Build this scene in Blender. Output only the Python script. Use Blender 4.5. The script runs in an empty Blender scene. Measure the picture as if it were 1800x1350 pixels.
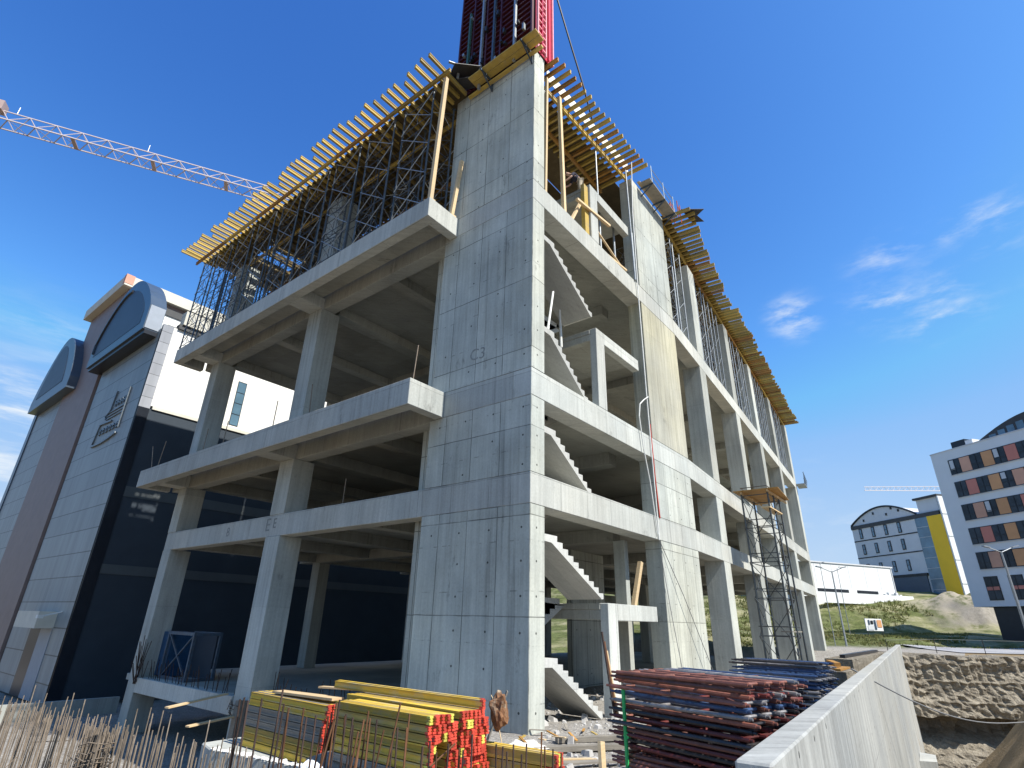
import bpy, math, random
from mathutils import Vector, Matrix, noise
random.seed(7)
S = bpy.context.scene
COL = S.collection
R_ = math.radians
PI = math.pi

# ------------------------------------------------------------------ mesh helpers
class M:
    """collects boxes, tubes and prisms; build() links them as ONE mesh object"""
    def __init__(s): s.v = []; s.f = []
    def add(s, vs, fs):
        n = len(s.v); s.v += [tuple(p) for p in vs]; s.f += [tuple(i + n for i in f) for f in fs]; return s
    def hexa(s, p):
        s.add(p, [(3, 2, 1, 0), (4, 5, 6, 7), (0, 1, 5, 4), (1, 2, 6, 5), (2, 3, 7, 6), (3, 0, 4, 7)]); return s
    def box(s, x0, x1, y0, y1, z0, z1, T=None):
        p = [(x0, y0, z0), (x1, y0, z0), (x1, y1, z0), (x0, y1, z0), (x0, y0, z1), (x1, y0, z1), (x1, y1, z1), (x0, y1, z1)]
        if T: p = [T(*q) for q in p]
        s.hexa(p); return s
    def tube(s, a, b, r, n=6, r2=None):
        a = Vector(a); b = Vector(b); d = (b - a)
        if d.length < 1e-6: return s
        d.normalize(); u = d.cross((0, 0, 1) if abs(d.z) < .9 else (1, 0, 0)).normalized(); w = d.cross(u)
        r2 = r if r2 is None else r2; vs = []
        for c, q in ((a, r), (b, r2)):
            for k in range(n):
                t = 2 * PI * k / n; vs.append(c + u * (math.cos(t) * q) + w * (math.sin(t) * q))
        fs = [(k, (k + 1) % n, n + (k + 1) % n, n + k) for k in range(n)] + [tuple(range(n - 1, -1, -1)), tuple(range(n, 2 * n))]
        s.add(vs, fs); return s
    def path(s, pts, r, n=6):
        for a, b in zip(pts[:-1], pts[1:]): s.tube(a, b, r, n)
        return s
    def beam(s, a, b, w, h, up=(0, 0, 1)):
        """rectangular bar from a to b, width w, height h"""
        a = Vector(a); b = Vector(b); d = (b - a).normalized(); u = Vector(up)
        if abs(d.dot(u)) > .95: u = Vector((0, 1, 0))
        side = d.cross(u).normalized(); u = side.cross(d)
        o = [side * (sx * w / 2) + u * (sz * h / 2) for sx, sz in ((-1, -1), (1, -1), (1, 1), (-1, 1))]
        p = [a + q for q in o] + [b + q for q in o]
        s.add(p, [(0, 1, 2, 3), (7, 6, 5, 4), (0, 4, 5, 1), (1, 5, 6, 2), (2, 6, 7, 3), (3, 7, 4, 0)]); return s
    def prism(s, poly, z0, z1):
        n = len(poly)
        s.add([(x, y, z0) for x, y in poly] + [(x, y, z1) for x, y in poly],
              [tuple(range(n - 1, -1, -1)), tuple(range(n, 2 * n))] + [(k, (k + 1) % n, n + (k + 1) % n, n + k) for k in range(n)]); return s
    def sweep(s, prof, P, a, b):
        """profile polygon (2d) placed by P(u,v,t), from t=a to t=b"""
        n = len(prof)
        s.add([P(u, v, a) for u, v in prof] + [P(u, v, b) for u, v in prof],
              [tuple(range(n - 1, -1, -1)), tuple(range(n, 2 * n))] + [(k, (k + 1) % n, n + (k + 1) % n, n + k) for k in range(n)]); return s
    def mesh(s, name):
        me = bpy.data.meshes.new(name); me.from_pydata(s.v, [], s.f); me.update()
        import bmesh
        bm = bmesh.new(); bm.from_mesh(me); bmesh.ops.recalc_face_normals(bm, faces=bm.faces); bm.to_mesh(me); bm.free()
        return me
    def build(s, name, mat, parent=None, world=True, bevel=0):
        return link(name, s.mesh(name), mat, parent, world, bevel)

def link(name, me, mat, parent=None, world=True, bevel=0):
    o = bpy.data.objects.new(name, me); COL.objects.link(o)
    if mat is not None and not me.materials: me.materials.append(mat)
    if parent is not None:
        o.parent = parent
        if world:
            w = Matrix.Translation(parent.location) @ parent.rotation_euler.to_matrix().to_4x4()
            if parent.parent: w = Matrix.Identity(4)
            o.matrix_parent_inverse = w.inverted()
    if bevel:
        b = o.modifiers.new('bevel', 'BEVEL'); b.width = bevel; b.segments = 1; b.limit_method = 'ANGLE'
    return o

def tag(o, label=None, cat=None, group=None, kind=None):
    if label: o['label'] = label
    if cat: o['category'] = cat
    if group: o['group'] = group
    if kind: o['kind'] = kind
    return o
def thing(name, label, cat, loc=(0, 0, 0), group=None):
    o = bpy.data.objects.new(name, None); COL.objects.link(o); o.location = loc
    o.empty_display_size = .2
    return tag(o, label, cat, group)
def dup(root, loc=None, rot=None, label=None, group=None, mat=None):
    def cp(o, par):
        c = o.copy(); COL.objects.link(c)
        if par is not None: c.parent = par
        for ch in o.children: cp(ch, c)
        return c
    r = cp(root, None)
    if loc is not None: r.location = loc
    if rot is not None: r.rotation_euler = rot
    if label: r['label'] = label
    if group: r['group'] = group
    return r

# ------------------------------------------------------------------ materials
class NT:
    def __init__(s, name):
        s.m = bpy.data.materials.new(name); s.m.use_nodes = True; s.t = s.m.node_tree; s.n = s.t.nodes; s.l = s.t.links
        s.b = s.n['Principled BSDF']
        g = s.n.new('ShaderNodeNewGeometry'); s.geo = g; s.pos = g.outputs['Position']; s.nor = g.outputs['Normal']
    def node(s, t, **k):
        o = s.n.new(t)
        for a, b in k.items(): setattr(o, a, b)
        return o
    def put(s, sock, v):
        if isinstance(v, bpy.types.NodeSocket): s.l.new(v, sock)
        else: sock.default_value = v
    def math(s, op, a, b=None, c=None, clamp=False):
        o = s.node('ShaderNodeMath', operation=op, use_clamp=clamp); s.put(o.inputs[0], a)
        if b is not None: s.put(o.inputs[1], b)
        if c is not None: s.put(o.inputs[2], c)
        return o.outputs[0]
    def sep(s, v):
        o = s.node('ShaderNodeSeparateXYZ'); s.put(o.inputs[0], v); return o.outputs
    def comb(s, x, y, z):
        o = s.node('ShaderNodeCombineXYZ')
        for i, q in enumerate((x, y, z)): s.put(o.inputs[i], q)
        return o.outputs[0]
    def noise(s, v, scale, detail=4, rough=.55, dist=0):
        o = s.node('ShaderNodeTexNoise'); s.put(o.inputs['Vector'], v); o.inputs['Scale'].default_value = scale
        o.inputs['Detail'].default_value = detail; o.inputs['Roughness'].default_value = rough; o.inputs['Distortion'].default_value = dist
        return o.outputs['Fac']
    def rng(s, v, a, b, c, d):
        o = s.node('ShaderNodeMapRange'); s.put(o.inputs[0], v)
        for i, q in enumerate((a, b, c, d)): o.inputs[1 + i].default_value = q
        return o.outputs[0]
    def mix(s, f, a, b, mode='MIX'):
        o = s.node('ShaderNodeMix', data_type='RGBA', blend_type=mode); s.put(o.inputs[0], f)
        for sk, q in ((o.inputs[6], a), (o.inputs[7], b)):
            s.put(sk, q if isinstance(q, bpy.types.NodeSocket) else (q[0], q[1], q[2], 1))
        return o.outputs[2]
    def mul(s, col, f):
        o = s.node('ShaderNodeVectorMath', operation='SCALE'); s.put(o.inputs[0], col); s.put(o.inputs['Scale'], f); return o.outputs[0]
    def rand(s): return s.node('ShaderNodeObjectInfo').outputs['Random']
    def local(s): return s.node('ShaderNodeTexCoord').outputs['Object']
    def bump(s, h, st, d=.02):
        o = s.node('ShaderNodeBump'); s.put(o.inputs['Height'], h); o.inputs['Strength'].default_value = st; o.inputs['Distance'].default_value = d
        s.l.new(o.outputs[0], s.b.inputs['Normal'])
    def out(s, col, rough=.85, metal=0, spec=.35):
        s.put(s.b.inputs['Base Color'], col if isinstance(col, bpy.types.NodeSocket) else (*col, 1))
        s.put(s.b.inputs['Roughness'], rough); s.put(s.b.inputs['Metallic'], metal); s.b.inputs['Specular IOR Level'].default_value = spec
        return s.m

def concrete(name, base, warm, du=1.22, dz=2.7, seam=.012, streak=.16, blotch=.22, dark=.35, holes=True, joint=.45, lo=.15):
    k = NT(name); x, y, z = k.sep(k.pos)
    nz = k.math('ABSOLUTE', k.sep(k.nor)[2]); flat = k.math('GREATER_THAN', nz, .6)
    u = k.math('ADD', x, y)
    vw = k.comb(u, z, 0); vf = k.comb(x, y, 0)
    mv = k.node('ShaderNodeMix', data_type='VECTOR'); k.put(mv.inputs[0], flat); k.put(mv.inputs[4], vw); k.put(mv.inputs[5], vf); vec = mv.outputs[1]
    wob = k.noise(k.pos, 1.3, 2)
    off = k.mul(k.comb(k.math('SUBTRACT', wob, .5), k.math('SUBTRACT', wob, .5), 0), .03)
    va = k.node('ShaderNodeVectorMath', operation='ADD'); k.put(va.inputs[0], vec); k.put(va.inputs[1], off); vec2 = va.outputs[0]
    br = k.node('ShaderNodeTexBrick', offset=0.0, squash=1.0); k.put(br.inputs['Vector'], vec2)
    br.inputs['Scale'].default_value = 1; br.inputs['Mortar Size'].default_value = seam; br.inputs['Mortar Smooth'].default_value = .4
    br.inputs['Brick Width'].default_value = du; br.inputs['Row Height'].default_value = dz
    br.inputs['Color1'].default_value = (1, 1, 1, 1); br.inputs['Color2'].default_value = (.86, .87, .88, 1); br.inputs['Mortar'].default_value = (1, 1, 1, 1)
    seamn = k.math('MULTIPLY', br.outputs['Fac'], k.rng(k.noise(k.pos, .9, 3), .35, .62, lo, 1.0))
    dash = k.math('MULTIPLY', k.math('LESS_THAN', k.math('ABSOLUTE', k.math('SUBTRACT', k.math('FRACT', k.math('DIVIDE', k.math('ADD', z, k.math('MULTIPLY', wob, .05)), 1.35)), .5)), .013), k.rng(k.noise(k.comb(k.math('MULTIPLY', u, 2.6), k.math('FLOOR', z), 0), 1, 3, .7), .50, .60, 0, .5))
    seamn = k.math('MAXIMUM', seamn, k.math('MULTIPLY', dash, k.math('SUBTRACT', 1, flat))) if holes else seamn
    col = k.mix(k.rng(k.noise(k.pos, .16, 4), .38, .66, 0, 1), base, warm)
    col = k.mix(1, col, br.outputs['Color'], 'MULTIPLY')
    big = k.rng(k.noise(k.pos, .35, 6, .62), .3, .7, 1 - blotch, 1 + blotch * .6)
    st = k.rng(k.noise(k.comb(k.math('MULTIPLY', u, 6.0), k.math('MULTIPLY', z, .22), x), 1, 5, .65), .3, .7, 1 - streak, 1 + streak)
    fine = k.rng(k.noise(k.pos, 14, 5, .7), .3, .7, .9, 1.08)
    f = k.math('MULTIPLY', k.math('MULTIPLY', big, st), fine)
    f = k.math('MULTIPLY', f, k.rng(k.rand(), 0, 1, .80, 1.11))
    spots = k.rng(k.noise(k.comb(k.math('MULTIPLY', u, 1.4), k.math('MULTIPLY', z, .7), y), .8, 7, .75), .60, .70, 0, dark)
    f = k.math('MULTIPLY', f, k.math('SUBTRACT', 1, spots))
    drip = k.rng(k.noise(k.comb(k.math('MULTIPLY', u, 3.2), k.math('MULTIPLY', z, .10), y), 1, 4, .6), .60, .72, 0, dark * .8)
    f = k.math('MULTIPLY', f, k.math('SUBTRACT', 1, k.math('MULTIPLY', drip, k.math('SUBTRACT', 1, flat))))
    f = k.math('MULTIPLY', f, k.math('SUBTRACT', 1, k.math('MULTIPLY', seamn, joint)))
    if holes:
        hx = k.math('SUBTRACT', k.math('FRACT', k.math('DIVIDE', k.math('ADD', u, .3), 1.22)), .5)
        hz = k.math('SUBTRACT', k.math('FRACT', k.math('DIVIDE', z, .92)), .5)
        dd = k.math('SQRT', k.math('ADD', k.math('POWER', k.math('MULTIPLY', hx, 1.22), 2), k.math('POWER', k.math('MULTIPLY', hz, .92), 2)))
        h = k.math('MULTIPLY', k.math('LESS_THAN', dd, .033), k.math('GREATER_THAN', k.noise(k.comb(k.math('FLOOR', k.math('DIVIDE', u, 1.22)), k.math('FLOOR', k.math('DIVIDE', z, .92)), 0), 3.1, 0), .47))
        f = k.math('MULTIPLY', f, k.math('SUBTRACT', 1, k.math('MULTIPLY', h, .8)))
    k.bump(k.math('SUBTRACT', k.noise(k.pos, 9, 5, .65), k.math('MULTIPLY', br.outputs['Fac'], .6)), .25, .02)
    return k.out(k.mul(col, f), .88, 0, .3)

def plain(name, base, var=.15, scale=3.0, rough=.7, metal=0, rnd=.1, spec=.4, dirt=None, dirt_amt=.5, loc=False, stretch=None, bump=0):
    k = NT(name); p = k.local() if loc else k.pos
    if stretch:
        x, y, z = k.sep(p); p = k.comb(k.math('MULTIPLY', x, stretch[0]), k.math('MULTIPLY', y, stretch[1]), k.math('MULTIPLY', z, stretch[2]))
    n = k.noise(p, scale, 5, .6)
    f = k.math('MULTIPLY', k.rng(n, .28, .72, 1 - var, 1 + var), k.rng(k.rand(), 0, 1, 1 - rnd, 1 + rnd))
    col = k.mul(k.mix(0, base, base), f)
    if dirt: col = k.mix(k.rng(k.noise(p, scale * .45, 6, .7), .5, .68, 0, dirt_amt), col, dirt)
    if bump: k.bump(n, bump, .02)
    return k.out(col, rough, metal, spec)

C_A = concrete('concrete_wall', (.435, .455, .415), (.47, .465, .385), seam=.019, blotch=.26, dark=.42, joint=.72, lo=.5)
C_B = concrete('concrete_beam', (.475, .49, .455), (.50, .49, .43), 1.6, 3.3, .012, .13, .18, .34, False, .5, .3)
C_C = concrete('concrete_column', (.435, .455, .42), (.47, .465, .40), 3.7, 2.9, .008, .16, .2, .3, False, .35)
C_Y = concrete('concrete_yellowed', (.39, .38, .315), (.43, .40, .275), 1.3, 3.1, .010, .22, .22, .3, False, .3)
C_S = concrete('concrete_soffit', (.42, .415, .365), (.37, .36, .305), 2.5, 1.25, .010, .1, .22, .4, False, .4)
C_T = concrete('concrete_stair', (.48, .48, .45), (.51, .50, .45), 5, .42, .008, .08, .15, .2, False, .3)
C_R = concrete('concrete_retaining', (.40, .405, .385), (.43, .42, .375), 2.4, 2.9, .014, .26, .2, .3, True, .25)

def wood(name, base, dark, scale=2.5, rnd=.22, worn=(.30, .25, .17), wamt=.5):
    k = NT(name); p = k.local(); x, y, z = k.sep(p)
    g = k.noise(k.comb(k.math('MULTIPLY', x, 1.2), k.math('MULTIPLY', y, 1.2), k.math('MULTIPLY', z, 14)), scale, 5, .6)
    r = k.rand()
    col = k.mix(k.rng(g, .3, .7, 0, 1), base, dark)
    sh = k.node('ShaderNodeVectorMath', operation='ADD'); k.put(sh.inputs[0], p); k.put(sh.inputs[1], k.mul(k.comb(r, r, r), 37.0))
    col = k.mix(k.rng(k.noise(sh.outputs[0], 1.1, 5, .7), .5, .68, 0, wamt), col, worn)
    return k.out(k.mul(col, k.rng(r, 0, 1, 1 - rnd, 1 + rnd)), .68, 0, .3)
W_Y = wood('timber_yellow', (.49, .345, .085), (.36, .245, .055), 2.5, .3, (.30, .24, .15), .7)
W_D = wood('timber_yellow_shaded', (.20, .14, .045), (.13, .09, .03), 2.5, .3, (.12, .10, .07), .6)  # yellow joist timber with the shade under the deck mixed into it
W_YB = wood('timber_yellow_bright', (.60, .395, .05), (.48, .31, .045), 2.0, .35, (.38, .33, .22), .8)
W_O = wood('timber_orange', (.40, .21, .05), (.28, .14, .035), 2.5, .3, (.25, .18, .10), .6)
W_P = wood('timber_pale', (.62, .47, .28), (.52, .37, .20), 2.5, .15, (.45, .36, .24), .4)
W_G = wood('timber_grey', (.30, .27, .22), (.20, .18, .15), 2.5, .2, (.16, .14, .12), .5)
PLY = wood('plywood', (.12, .085, .04), (.085, .06, .028), 1.5, .2, (.2, .15, .08), .5)
PLYO = wood('plywood_orange', (.42, .25, .08), (.34, .19, .06), 1.5, .1, (.25, .18, .1), .4)
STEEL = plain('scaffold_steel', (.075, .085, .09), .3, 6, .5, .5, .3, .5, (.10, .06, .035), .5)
STEELB = plain('scaffold_blue_steel', (.055, .085, .12), .3, 6, .5, .3, .3, .5, (.10, .07, .05), .5)
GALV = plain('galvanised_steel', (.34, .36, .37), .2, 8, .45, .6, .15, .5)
RUST = plain('rusty_rebar', (.13, .060, .028), .3, 9, .85, .1, .35, .3)
RUSTL = plain('weathered_rebar', (.225, .18, .135), .35, 9, .85, .1, .3, .3)
RUSTD = plain('dark_rebar', (.055, .035, .028), .3, 9, .85, .1, .35, .3)
CAPR = plain('red_plastic', (.52, .065, .04), .25, 9, .45, 0, .25, .5)
CAPY = plain('yellow_plastic', (.62, .55, .10), .2, 9, .45, 0, .25, .5)
REDF = plain('red_form_paint_shaded', (.062, .006, .011), .3, 5, .5, 0, .1, .5, (.03, .012, .012), .5)  # same red paint, darkened: shade of the left face put into the colour
REDB = plain('red_form_paint_sunlit', (.50, .016, .06), .15, 5, .45, 0, .1, .5)  # lit copy of the same red, sunlight put into the colour
PINKF = plain('pale_red_form_sunlit', (.80, .33, .36), .15, 5, .5, 0, .1, .5)  # pale rib pattern; sunlit pink of the edges put into the colour
P_RED = plain('frame_red_paint', (.11, .020, .018), .3, 7, .55, .2, .4, .5, (.05, .03, .025), .7, True)
P_BRN = plain('frame_brown_paint', (.20, .075, .052), .3, 7, .55, .2, .4, .5, (.06, .045, .04), .7, True)
P_BLU = plain('frame_blue_paint', (.030, .065, .15), .3, 7, .5, .2, .4, .5, (.09, .07, .06), .6, True)
P_BLK = plain('frame_black_paint', (.028, .026, .028), .3, 7, .42, .3, .4, .5, (.13, .11, .10), .5, True)
P_GRY = plain('frame_grey_steel', (.26, .25, .25), .3, 7, .5, .4, .3, .5, (.08, .05, .04), .6, True)
GREEN = plain('green_paint', (.03, .38, .10), .15, 5, .5)
NAVY_AND_SHADE = plain('navy_and_wall_shade', (.040, .052, .066), .12, .5, .6, 0, 0, .2, (.03, .042, .055), .6)  # also shade on the neighbour's white lower side wall, put into the colour
STUCCO = plain('white_stucco', (.80, .78, .72), .06, 1.2, .9, 0, 0, .2, (.70, .67, .60), .5)
CREAM = plain('cream_trim', (.58, .55, .46), .08, 1.2, .85)
DARKT = plain('dark_trim', (.05, .05, .05), .15, 2, .6)
BLACK = plain('black_trim_and_shade', (.010, .014, .022), .2, 2, .35)
PINK = plain('dusty_pink_cladding', (.225, .165, .145), .1, 1.2, .55, 0, 0, .4, (.20, .15, .15), .5)
SALMON = plain('salmon_trim', (.52, .26, .18), .08, 1.2, .7)
BRICKG = plain('slate_blue_panel', (.048, .072, .105), .12, 1.0, .35, 0, 0, .5)
TRIMG = plain('shaded_trim_band', (.075, .086, .09), .1, 1, .7)  # beige bands low on the side wall, shade put into their colour
SILV = plain('silver_panel', (.26, .29, .33), .06, 2, .5, .1)
WHITE = plain('white_render', (.68, .69, .68), .05, .6, .85, 0, .02)
GREYR = plain('grey_render', (.56, .57, .58), .05, .6, .85, 0, .02)
YELR = plain('yellow_render', (.92, .56, .03), .05, .6, .7)
APT = plain('pale_grey_render', (.74, .75, .75), .05, .4, .85)
ORG = plain('orange_panel', (.62, .31, .14), .08, 1, .6, 0, .1)
CORAL = plain('coral_panel', (.56, .20, .15), .08, 1, .6, 0, .1)
PEACH = plain('peach_panel', (.62, .33, .22), .08, 1, .6, 0, .1)
FRAME = plain('window_frame_dark', (.012, .014, .018), .1, 2, .4)
GLASS = plain('window_glass', (.03, .04, .05), .5, 1.2, .16, 0, .3, .25)
CRANE = plain('crane_white_paint', (.46, .40, .40), .1, 1, .5)
CRANER = plain('crane_orange_paint', (.40, .29, .26), .1, 1, .5)
BLKC = plain('black_cable', (.012, .012, .014), .1, 4, .5)
HOSE = plain('white_hose', (.66, .66, .62), .1, 4, .5)
WIREG = plain('grey_wire', (.20, .20, .20), .1, 4, .6)
TARP = plain('dark_tarpaulin', (.035, .035, .04), .3, 3, .6)
GLAZ = plain('blue_glazing', (.10, .18, .24), .3, .5, .12, 0, 0, .7)

# glossy tiled cladding (seam lines across)
def tiles(name, base, alt, w, h, seam, rough):
    k = NT(name); x, y, z = k.sep(k.pos)
    br = k.node('ShaderNodeTexBrick', offset=0.0); k.put(br.inputs['Vector'], k.comb(k.math('ADD', x, y), z, 0))
    br.inputs['Scale'].default_value = 1; br.inputs['Mortar Size'].default_value = seam; br.inputs['Brick Width'].default_value = w; br.inputs['Row Height'].default_value = h
    br.inputs['Color1'].default_value = (*base, 1); br.inputs['Color2'].default_value = (*alt, 1); br.inputs['Mortar'].default_value = tuple(c * .3 for c in base) + (1,)
    f = k.rng(k.noise(k.comb(k.math('MULTIPLY', y, 1.5), k.math('MULTIPLY', z, .12), x), 1, 5, .6), .3, .7, .8, 1.2)
    k.bump(k.noise(k.pos, .6, 3), .08, .05)
    return k.out(k.mul(br.outputs['Color'], f), rough, 0, .3)
TILE = tiles('grey_tile_cladding', (.24, .265, .265), (.205, .23, .235), 30, 1.55, .035, .42)
STONE = tiles('stone_corner', (.30, .31, .33), (.25, .26, .28), 30, .9, .02, .45)

def ground_mat():
    k = NT('site_ground'); x, y, z = k.sep(k.pos)
    d = k.math('ADD', k.math('MULTIPLY', k.math('ADD', x, 12.67), .781), k.math('MULTIPLY', k.math('ADD', y, 9.35), .625))
    n1 = k.noise(k.pos, .22, 6, .65); n2 = k.noise(k.pos, 1.6, 6, .7); n3 = k.noise(k.pos, 11, 5, .7)
    dirt = k.mix(k.rng(n2, .3, .7, 0, 1), (.30, .275, .24), (.42, .395, .355))
    vo = k.node('ShaderNodeTexVoronoi'); k.put(vo.inputs['Vector'], k.pos); vo.inputs['Scale'].default_value = 9
    peb = k.rng(vo.outputs['Distance'], .0, .55, 1.15, .7)
    dirt = k.mul(dirt, k.math('MULTIPLY', peb, k.rng(n3, .3, .7, .75, 1.2)))
    grass = k.mix(k.rng(n2, .3, .7, 0, 1), (.072, .092, .028), (.130, .140, .052))
    grass = k.mul(grass, k.math('MULTIPLY', k.rng(n3, .3, .7, .6, 1.35), k.rng(k.noise(k.comb(x, y, k.math('MULTIPLY', z, 6)), .7, 6, .75), .35, .65, .55, 1.3)))
    dry = k.mix(k.rng(n2, .35, .65, 0, 1), (.30, .27, .18), (.20, .20, .09))
    field = k.mix(k.rng(k.noise(k.comb(x, y, k.math('MULTIPLY', z, 4)), .11, 5, .65), .46, .58, 0, 1), grass, dry)
    lt = k.math('SUBTRACT', k.math('MULTIPLY', k.math('ADD', x, 12.67), .625), k.math('MULTIPLY', k.math('ADD', y, 9.35), .781))
    mound = k.math('MULTIPLY', k.rng(k.math('ADD', lt, k.math('MULTIPLY', n2, 5)), 67, 71, 0, 1), k.math('MULTIPLY', k.rng(d, 85, 89, 0, 1), k.rng(d, 96, 99, 1, 0)))
    field = k.mix(mound, field, k.mix(k.rng(k.noise(k.pos, .8, 5, .7), .45, .62, 0, 1), (.33, .29, .215), (.10, .11, .045)))
    isf = k.rng(k.math('ADD', d, k.math('MULTIPLY', k.math('SUBTRACT', n1, .5), 8)), 62, 66, 0, 1)
    isf = k.math('MAXIMUM', isf, k.math('MULTIPLY', k.math('GREATER_THAN', y, 27.5), k.math('GREATER_THAN', x, 18)))
    col = k.mix(isf, dirt, field)
    brown = k.mix(k.rng(n2, .3, .7, 0, 1), (.17, .125, .070), (.27, .20, .115))
    inpit = k.math('MULTIPLY', k.math('LESS_THAN', y, -7.6), k.math('GREATER_THAN', x, 1))
    col = k.mix(k.math('MULTIPLY', inpit, k.math('SUBTRACT', 1, isf)), col, brown)
    lowp = k.math('MULTIPLY', k.math('LESS_THAN', x, -6.4), k.math('GREATER_THAN', y, -2.2))
    col = k.mix(lowp, col, k.mul(brown, .6))
    steep = k.math('MULTIPLY', k.rng(k.sep(k.nor)[2], .86, .70, 0, 1), k.math('SUBTRACT', 1, k.math('MULTIPLY', inpit, k.math('LESS_THAN', x, 30))))
    rock = k.mul(k.mix(k.rng(n2, .3, .7, 0, 1), (.20, .18, .145), (.34, .31, .26)), k.rng(n3, .3, .7, .7, 1.2))
    col = k.mix(steep, col, rock)
    k.bump(k.math('ADD', n3, k.math('MULTIPLY', peb, .6)), .7, .08)
    return k.out(col, .95, 0, .15)
GROUND = ground_mat()
def rock_mat():
    k = NT('cut_earth'); x, y, z = k.sep(k.pos)
    n2 = k.noise(k.comb(x, y, k.math('MULTIPLY', z, 2.2)), .9, 7, .7); n3 = k.noise(k.pos, 6, 5, .7)
    col = k.mix(k.rng(n2, .32, .68, 0, 1), (.19, .16, .12), (.44, .39, .305))
    k.bump(k.math('ADD', n3, k.noise(k.comb(k.math('MULTIPLY', x, 3), k.math('MULTIPLY', y, 3), k.math('MULTIPLY', z, .6)), 2.2, 5, .7)), 1.0, .2)
    return k.out(k.mul(col, k.rng(n3, .3, .7, .7, 1.2)), .95, 0, .15)
ROCK = rock_mat()
ROADM = plain('road_asphalt', (.30, .30, .31), .12, 2, .9, 0, 0, .2, (.38, .36, .31), .6)
LEAF = plain('shrub_leaves', (.06, .10, .03), .4, 3, .7, 0, .2)
SKIN = plain('skin_tone', (.45, .27, .19), .05, 6, .6)
SHIRT = plain('dark_cloth', (.03, .028, .045), .2, 8, .9)
TROUS = plain('khaki_cloth', (.42, .36, .27), .15, 8, .9)

# ------------------------------------------------------------------ levels and frames (metres; ground at the pillar foot is 0)
L2b, L2t, L3b, L3t, L4b, L4t, TOP = 5.72, 6.65, 9.10, 10.05, 16.96, 17.87, 25.1
FL = -.35
TH = R_(4.58); ct, sn = math.cos(TH), math.sin(TH); X2 = 12.93
def T2(s, y, z): return (X2 + s * ct - y * sn, s * sn + y * ct, z)      # second facade, bent 4.6 degrees
STO = ((0, L2b), (L2t, L3b), (L3t, L4b), (L4t, 24.3))

# ------------------------------------------------------------------ concrete building
B = thing('concrete_building', 'unfinished grey concrete frame building with open floors and cantilevered slabs', 'building')
def P(name, m, mat, label=None, bevel=.015):
    o = m.build(name, mat, B, True, bevel)
    if label: o['label'] = label
    return o
# corner shear wall by storey, beam bands between
for i, (a, b) in enumerate(((-.4, L2b), (L2t, L3b), (L3t, L4b), (L4t, TOP))):
    P('shear_wall', M().box(0, .718, 0, 4.51, a, b), C_A)
for a, b in ((L2b, L2t), (L3b, L3t), (L4b, L4t)):
    P('beam', M().box(0, .718, .74, 4.51, a, b), C_B)
    P('beam', M().box(0, X2, 0, .74, a, b), C_B)
    P('beam', M().box(.004, 42.5, 0, .74, a, b, T2), C_B)
# second shear wall on the sunlit side
for i, (a, b) in enumerate(((-.4, L2b), (L2t, L3b), (L3t, L4b), (L4t, 24.8))):
    P('shear_wall', M().box(8.913, 12.93, 0, .72, a, b), C_Y if i == 2 else C_A, 'yellow-stained concrete wall panel' if i == 2 else None)
# columns of the sunlit facade
for s0, s1 in ((4.62, 5.92), (13.66, 14.9), (22.1, 23.4), (31.35, 32.65), (41.1, 42.5)):
    for a, b in STO: P('column', M().box(s0, s1, 0, 1.05, a - (.4 if a == 0 else 0), b, T2), C_C)
# columns of the shaded facade
for y0, y1 in ((13.25, 14.39), (24.08, 25.04)):
    for a, b in STO: P('column', M().box(0, 1.07, y0, y1, -2.9 if a == 0 else a, b), C_C)
P('beam', M().box(.02, .62, 4.51, 25.04, L2b, L2t), C_B)
for Lb, Lt, d in ((L3b, L3t, 1.66), (L4b, L4t, 1.65)):
    P('edge_beam', M().box(-d, -1.2, 3.84, 26.7, Lb, Lt), C_B)
    P('edge_beam', M().box(-1.2, 0, 3.84, 4.25, Lb, Lt), C_B)
    P('edge_beam', M().box(-1.2, 0, 26.3, 26.7, Lb, Lt), C_B)
    P('beam', M().box(.12, .75, 4.51, 26.3, Lb, Lt), C_B)
    P('floor_slab', M().box(-1.2, 0, 4.25, 26.3, Lt - .27, Lt - .004), C_S)
    for y0, y1 in ((13.3, 14.34), (24.1, 25.0)):
        P('bracket_beam', M().box(-1.2, .12, y0, y1, Lb + .003, Lt - .28), C_B)
# floor slabs and the beams under them
for Lb, Lt, x0 in ((L2b, L2t, .62), (L3b, L3t, .75), (L4b, L4t, .75)):
    P('floor_slab', M().prism([(x0, 4.52), (.72, 4.52), (.72, .745), (X2, .745), (T2(42.5, .745, 0)[0], T2(42.5, .745, 0)[1]), (T2(42.5, 1, 0)[0], 26), (x0, 26)] if x0 < .72 else
                          [(x0, .745), (X2, .745), (T2(42.5, .745, 0)[0], T2(42.5, .745, 0)[1]), (T2(42.5, 1, 0)[0], 26), (x0, 26)], Lt - .26, Lt - .004), C_S)
    for y0, y1 in ((8.5, 9.1), (13.3, 14.1), (18.6, 19.2), (24.1, 24.8)):
        P('beam', M().box(x0 + .02 if y0 not in (13.3, 24.1) else 1.08, 54, y0, y1, Lb + .15 + (.02 if y0 in (8.5, 18.6) else 0), Lt - .262), C_S)
    for x in (9.3, 18.2, 27.2, 35.8, 44.8, 53.6):
        P('beam', M().box(x - .35, x + .35, 2.2 + max(0, (x - X2) * .08), 26.0, Lb + .12, Lt - .264), C_S)
P('ground_slab', M().box(.4, 55, 5.2, 26.5, FL - .3, FL), C_S)
P('edge_beam', M().box(-.02, .4, 14.5, 24.06, -1.02, FL - .02), C_B, 'cut ground floor edge beam with bent bars at its end')
P('basement_wall', M().box(6, 6.3, 5.2, 26.4, -2.95, FL - .31), C_A)
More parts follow.
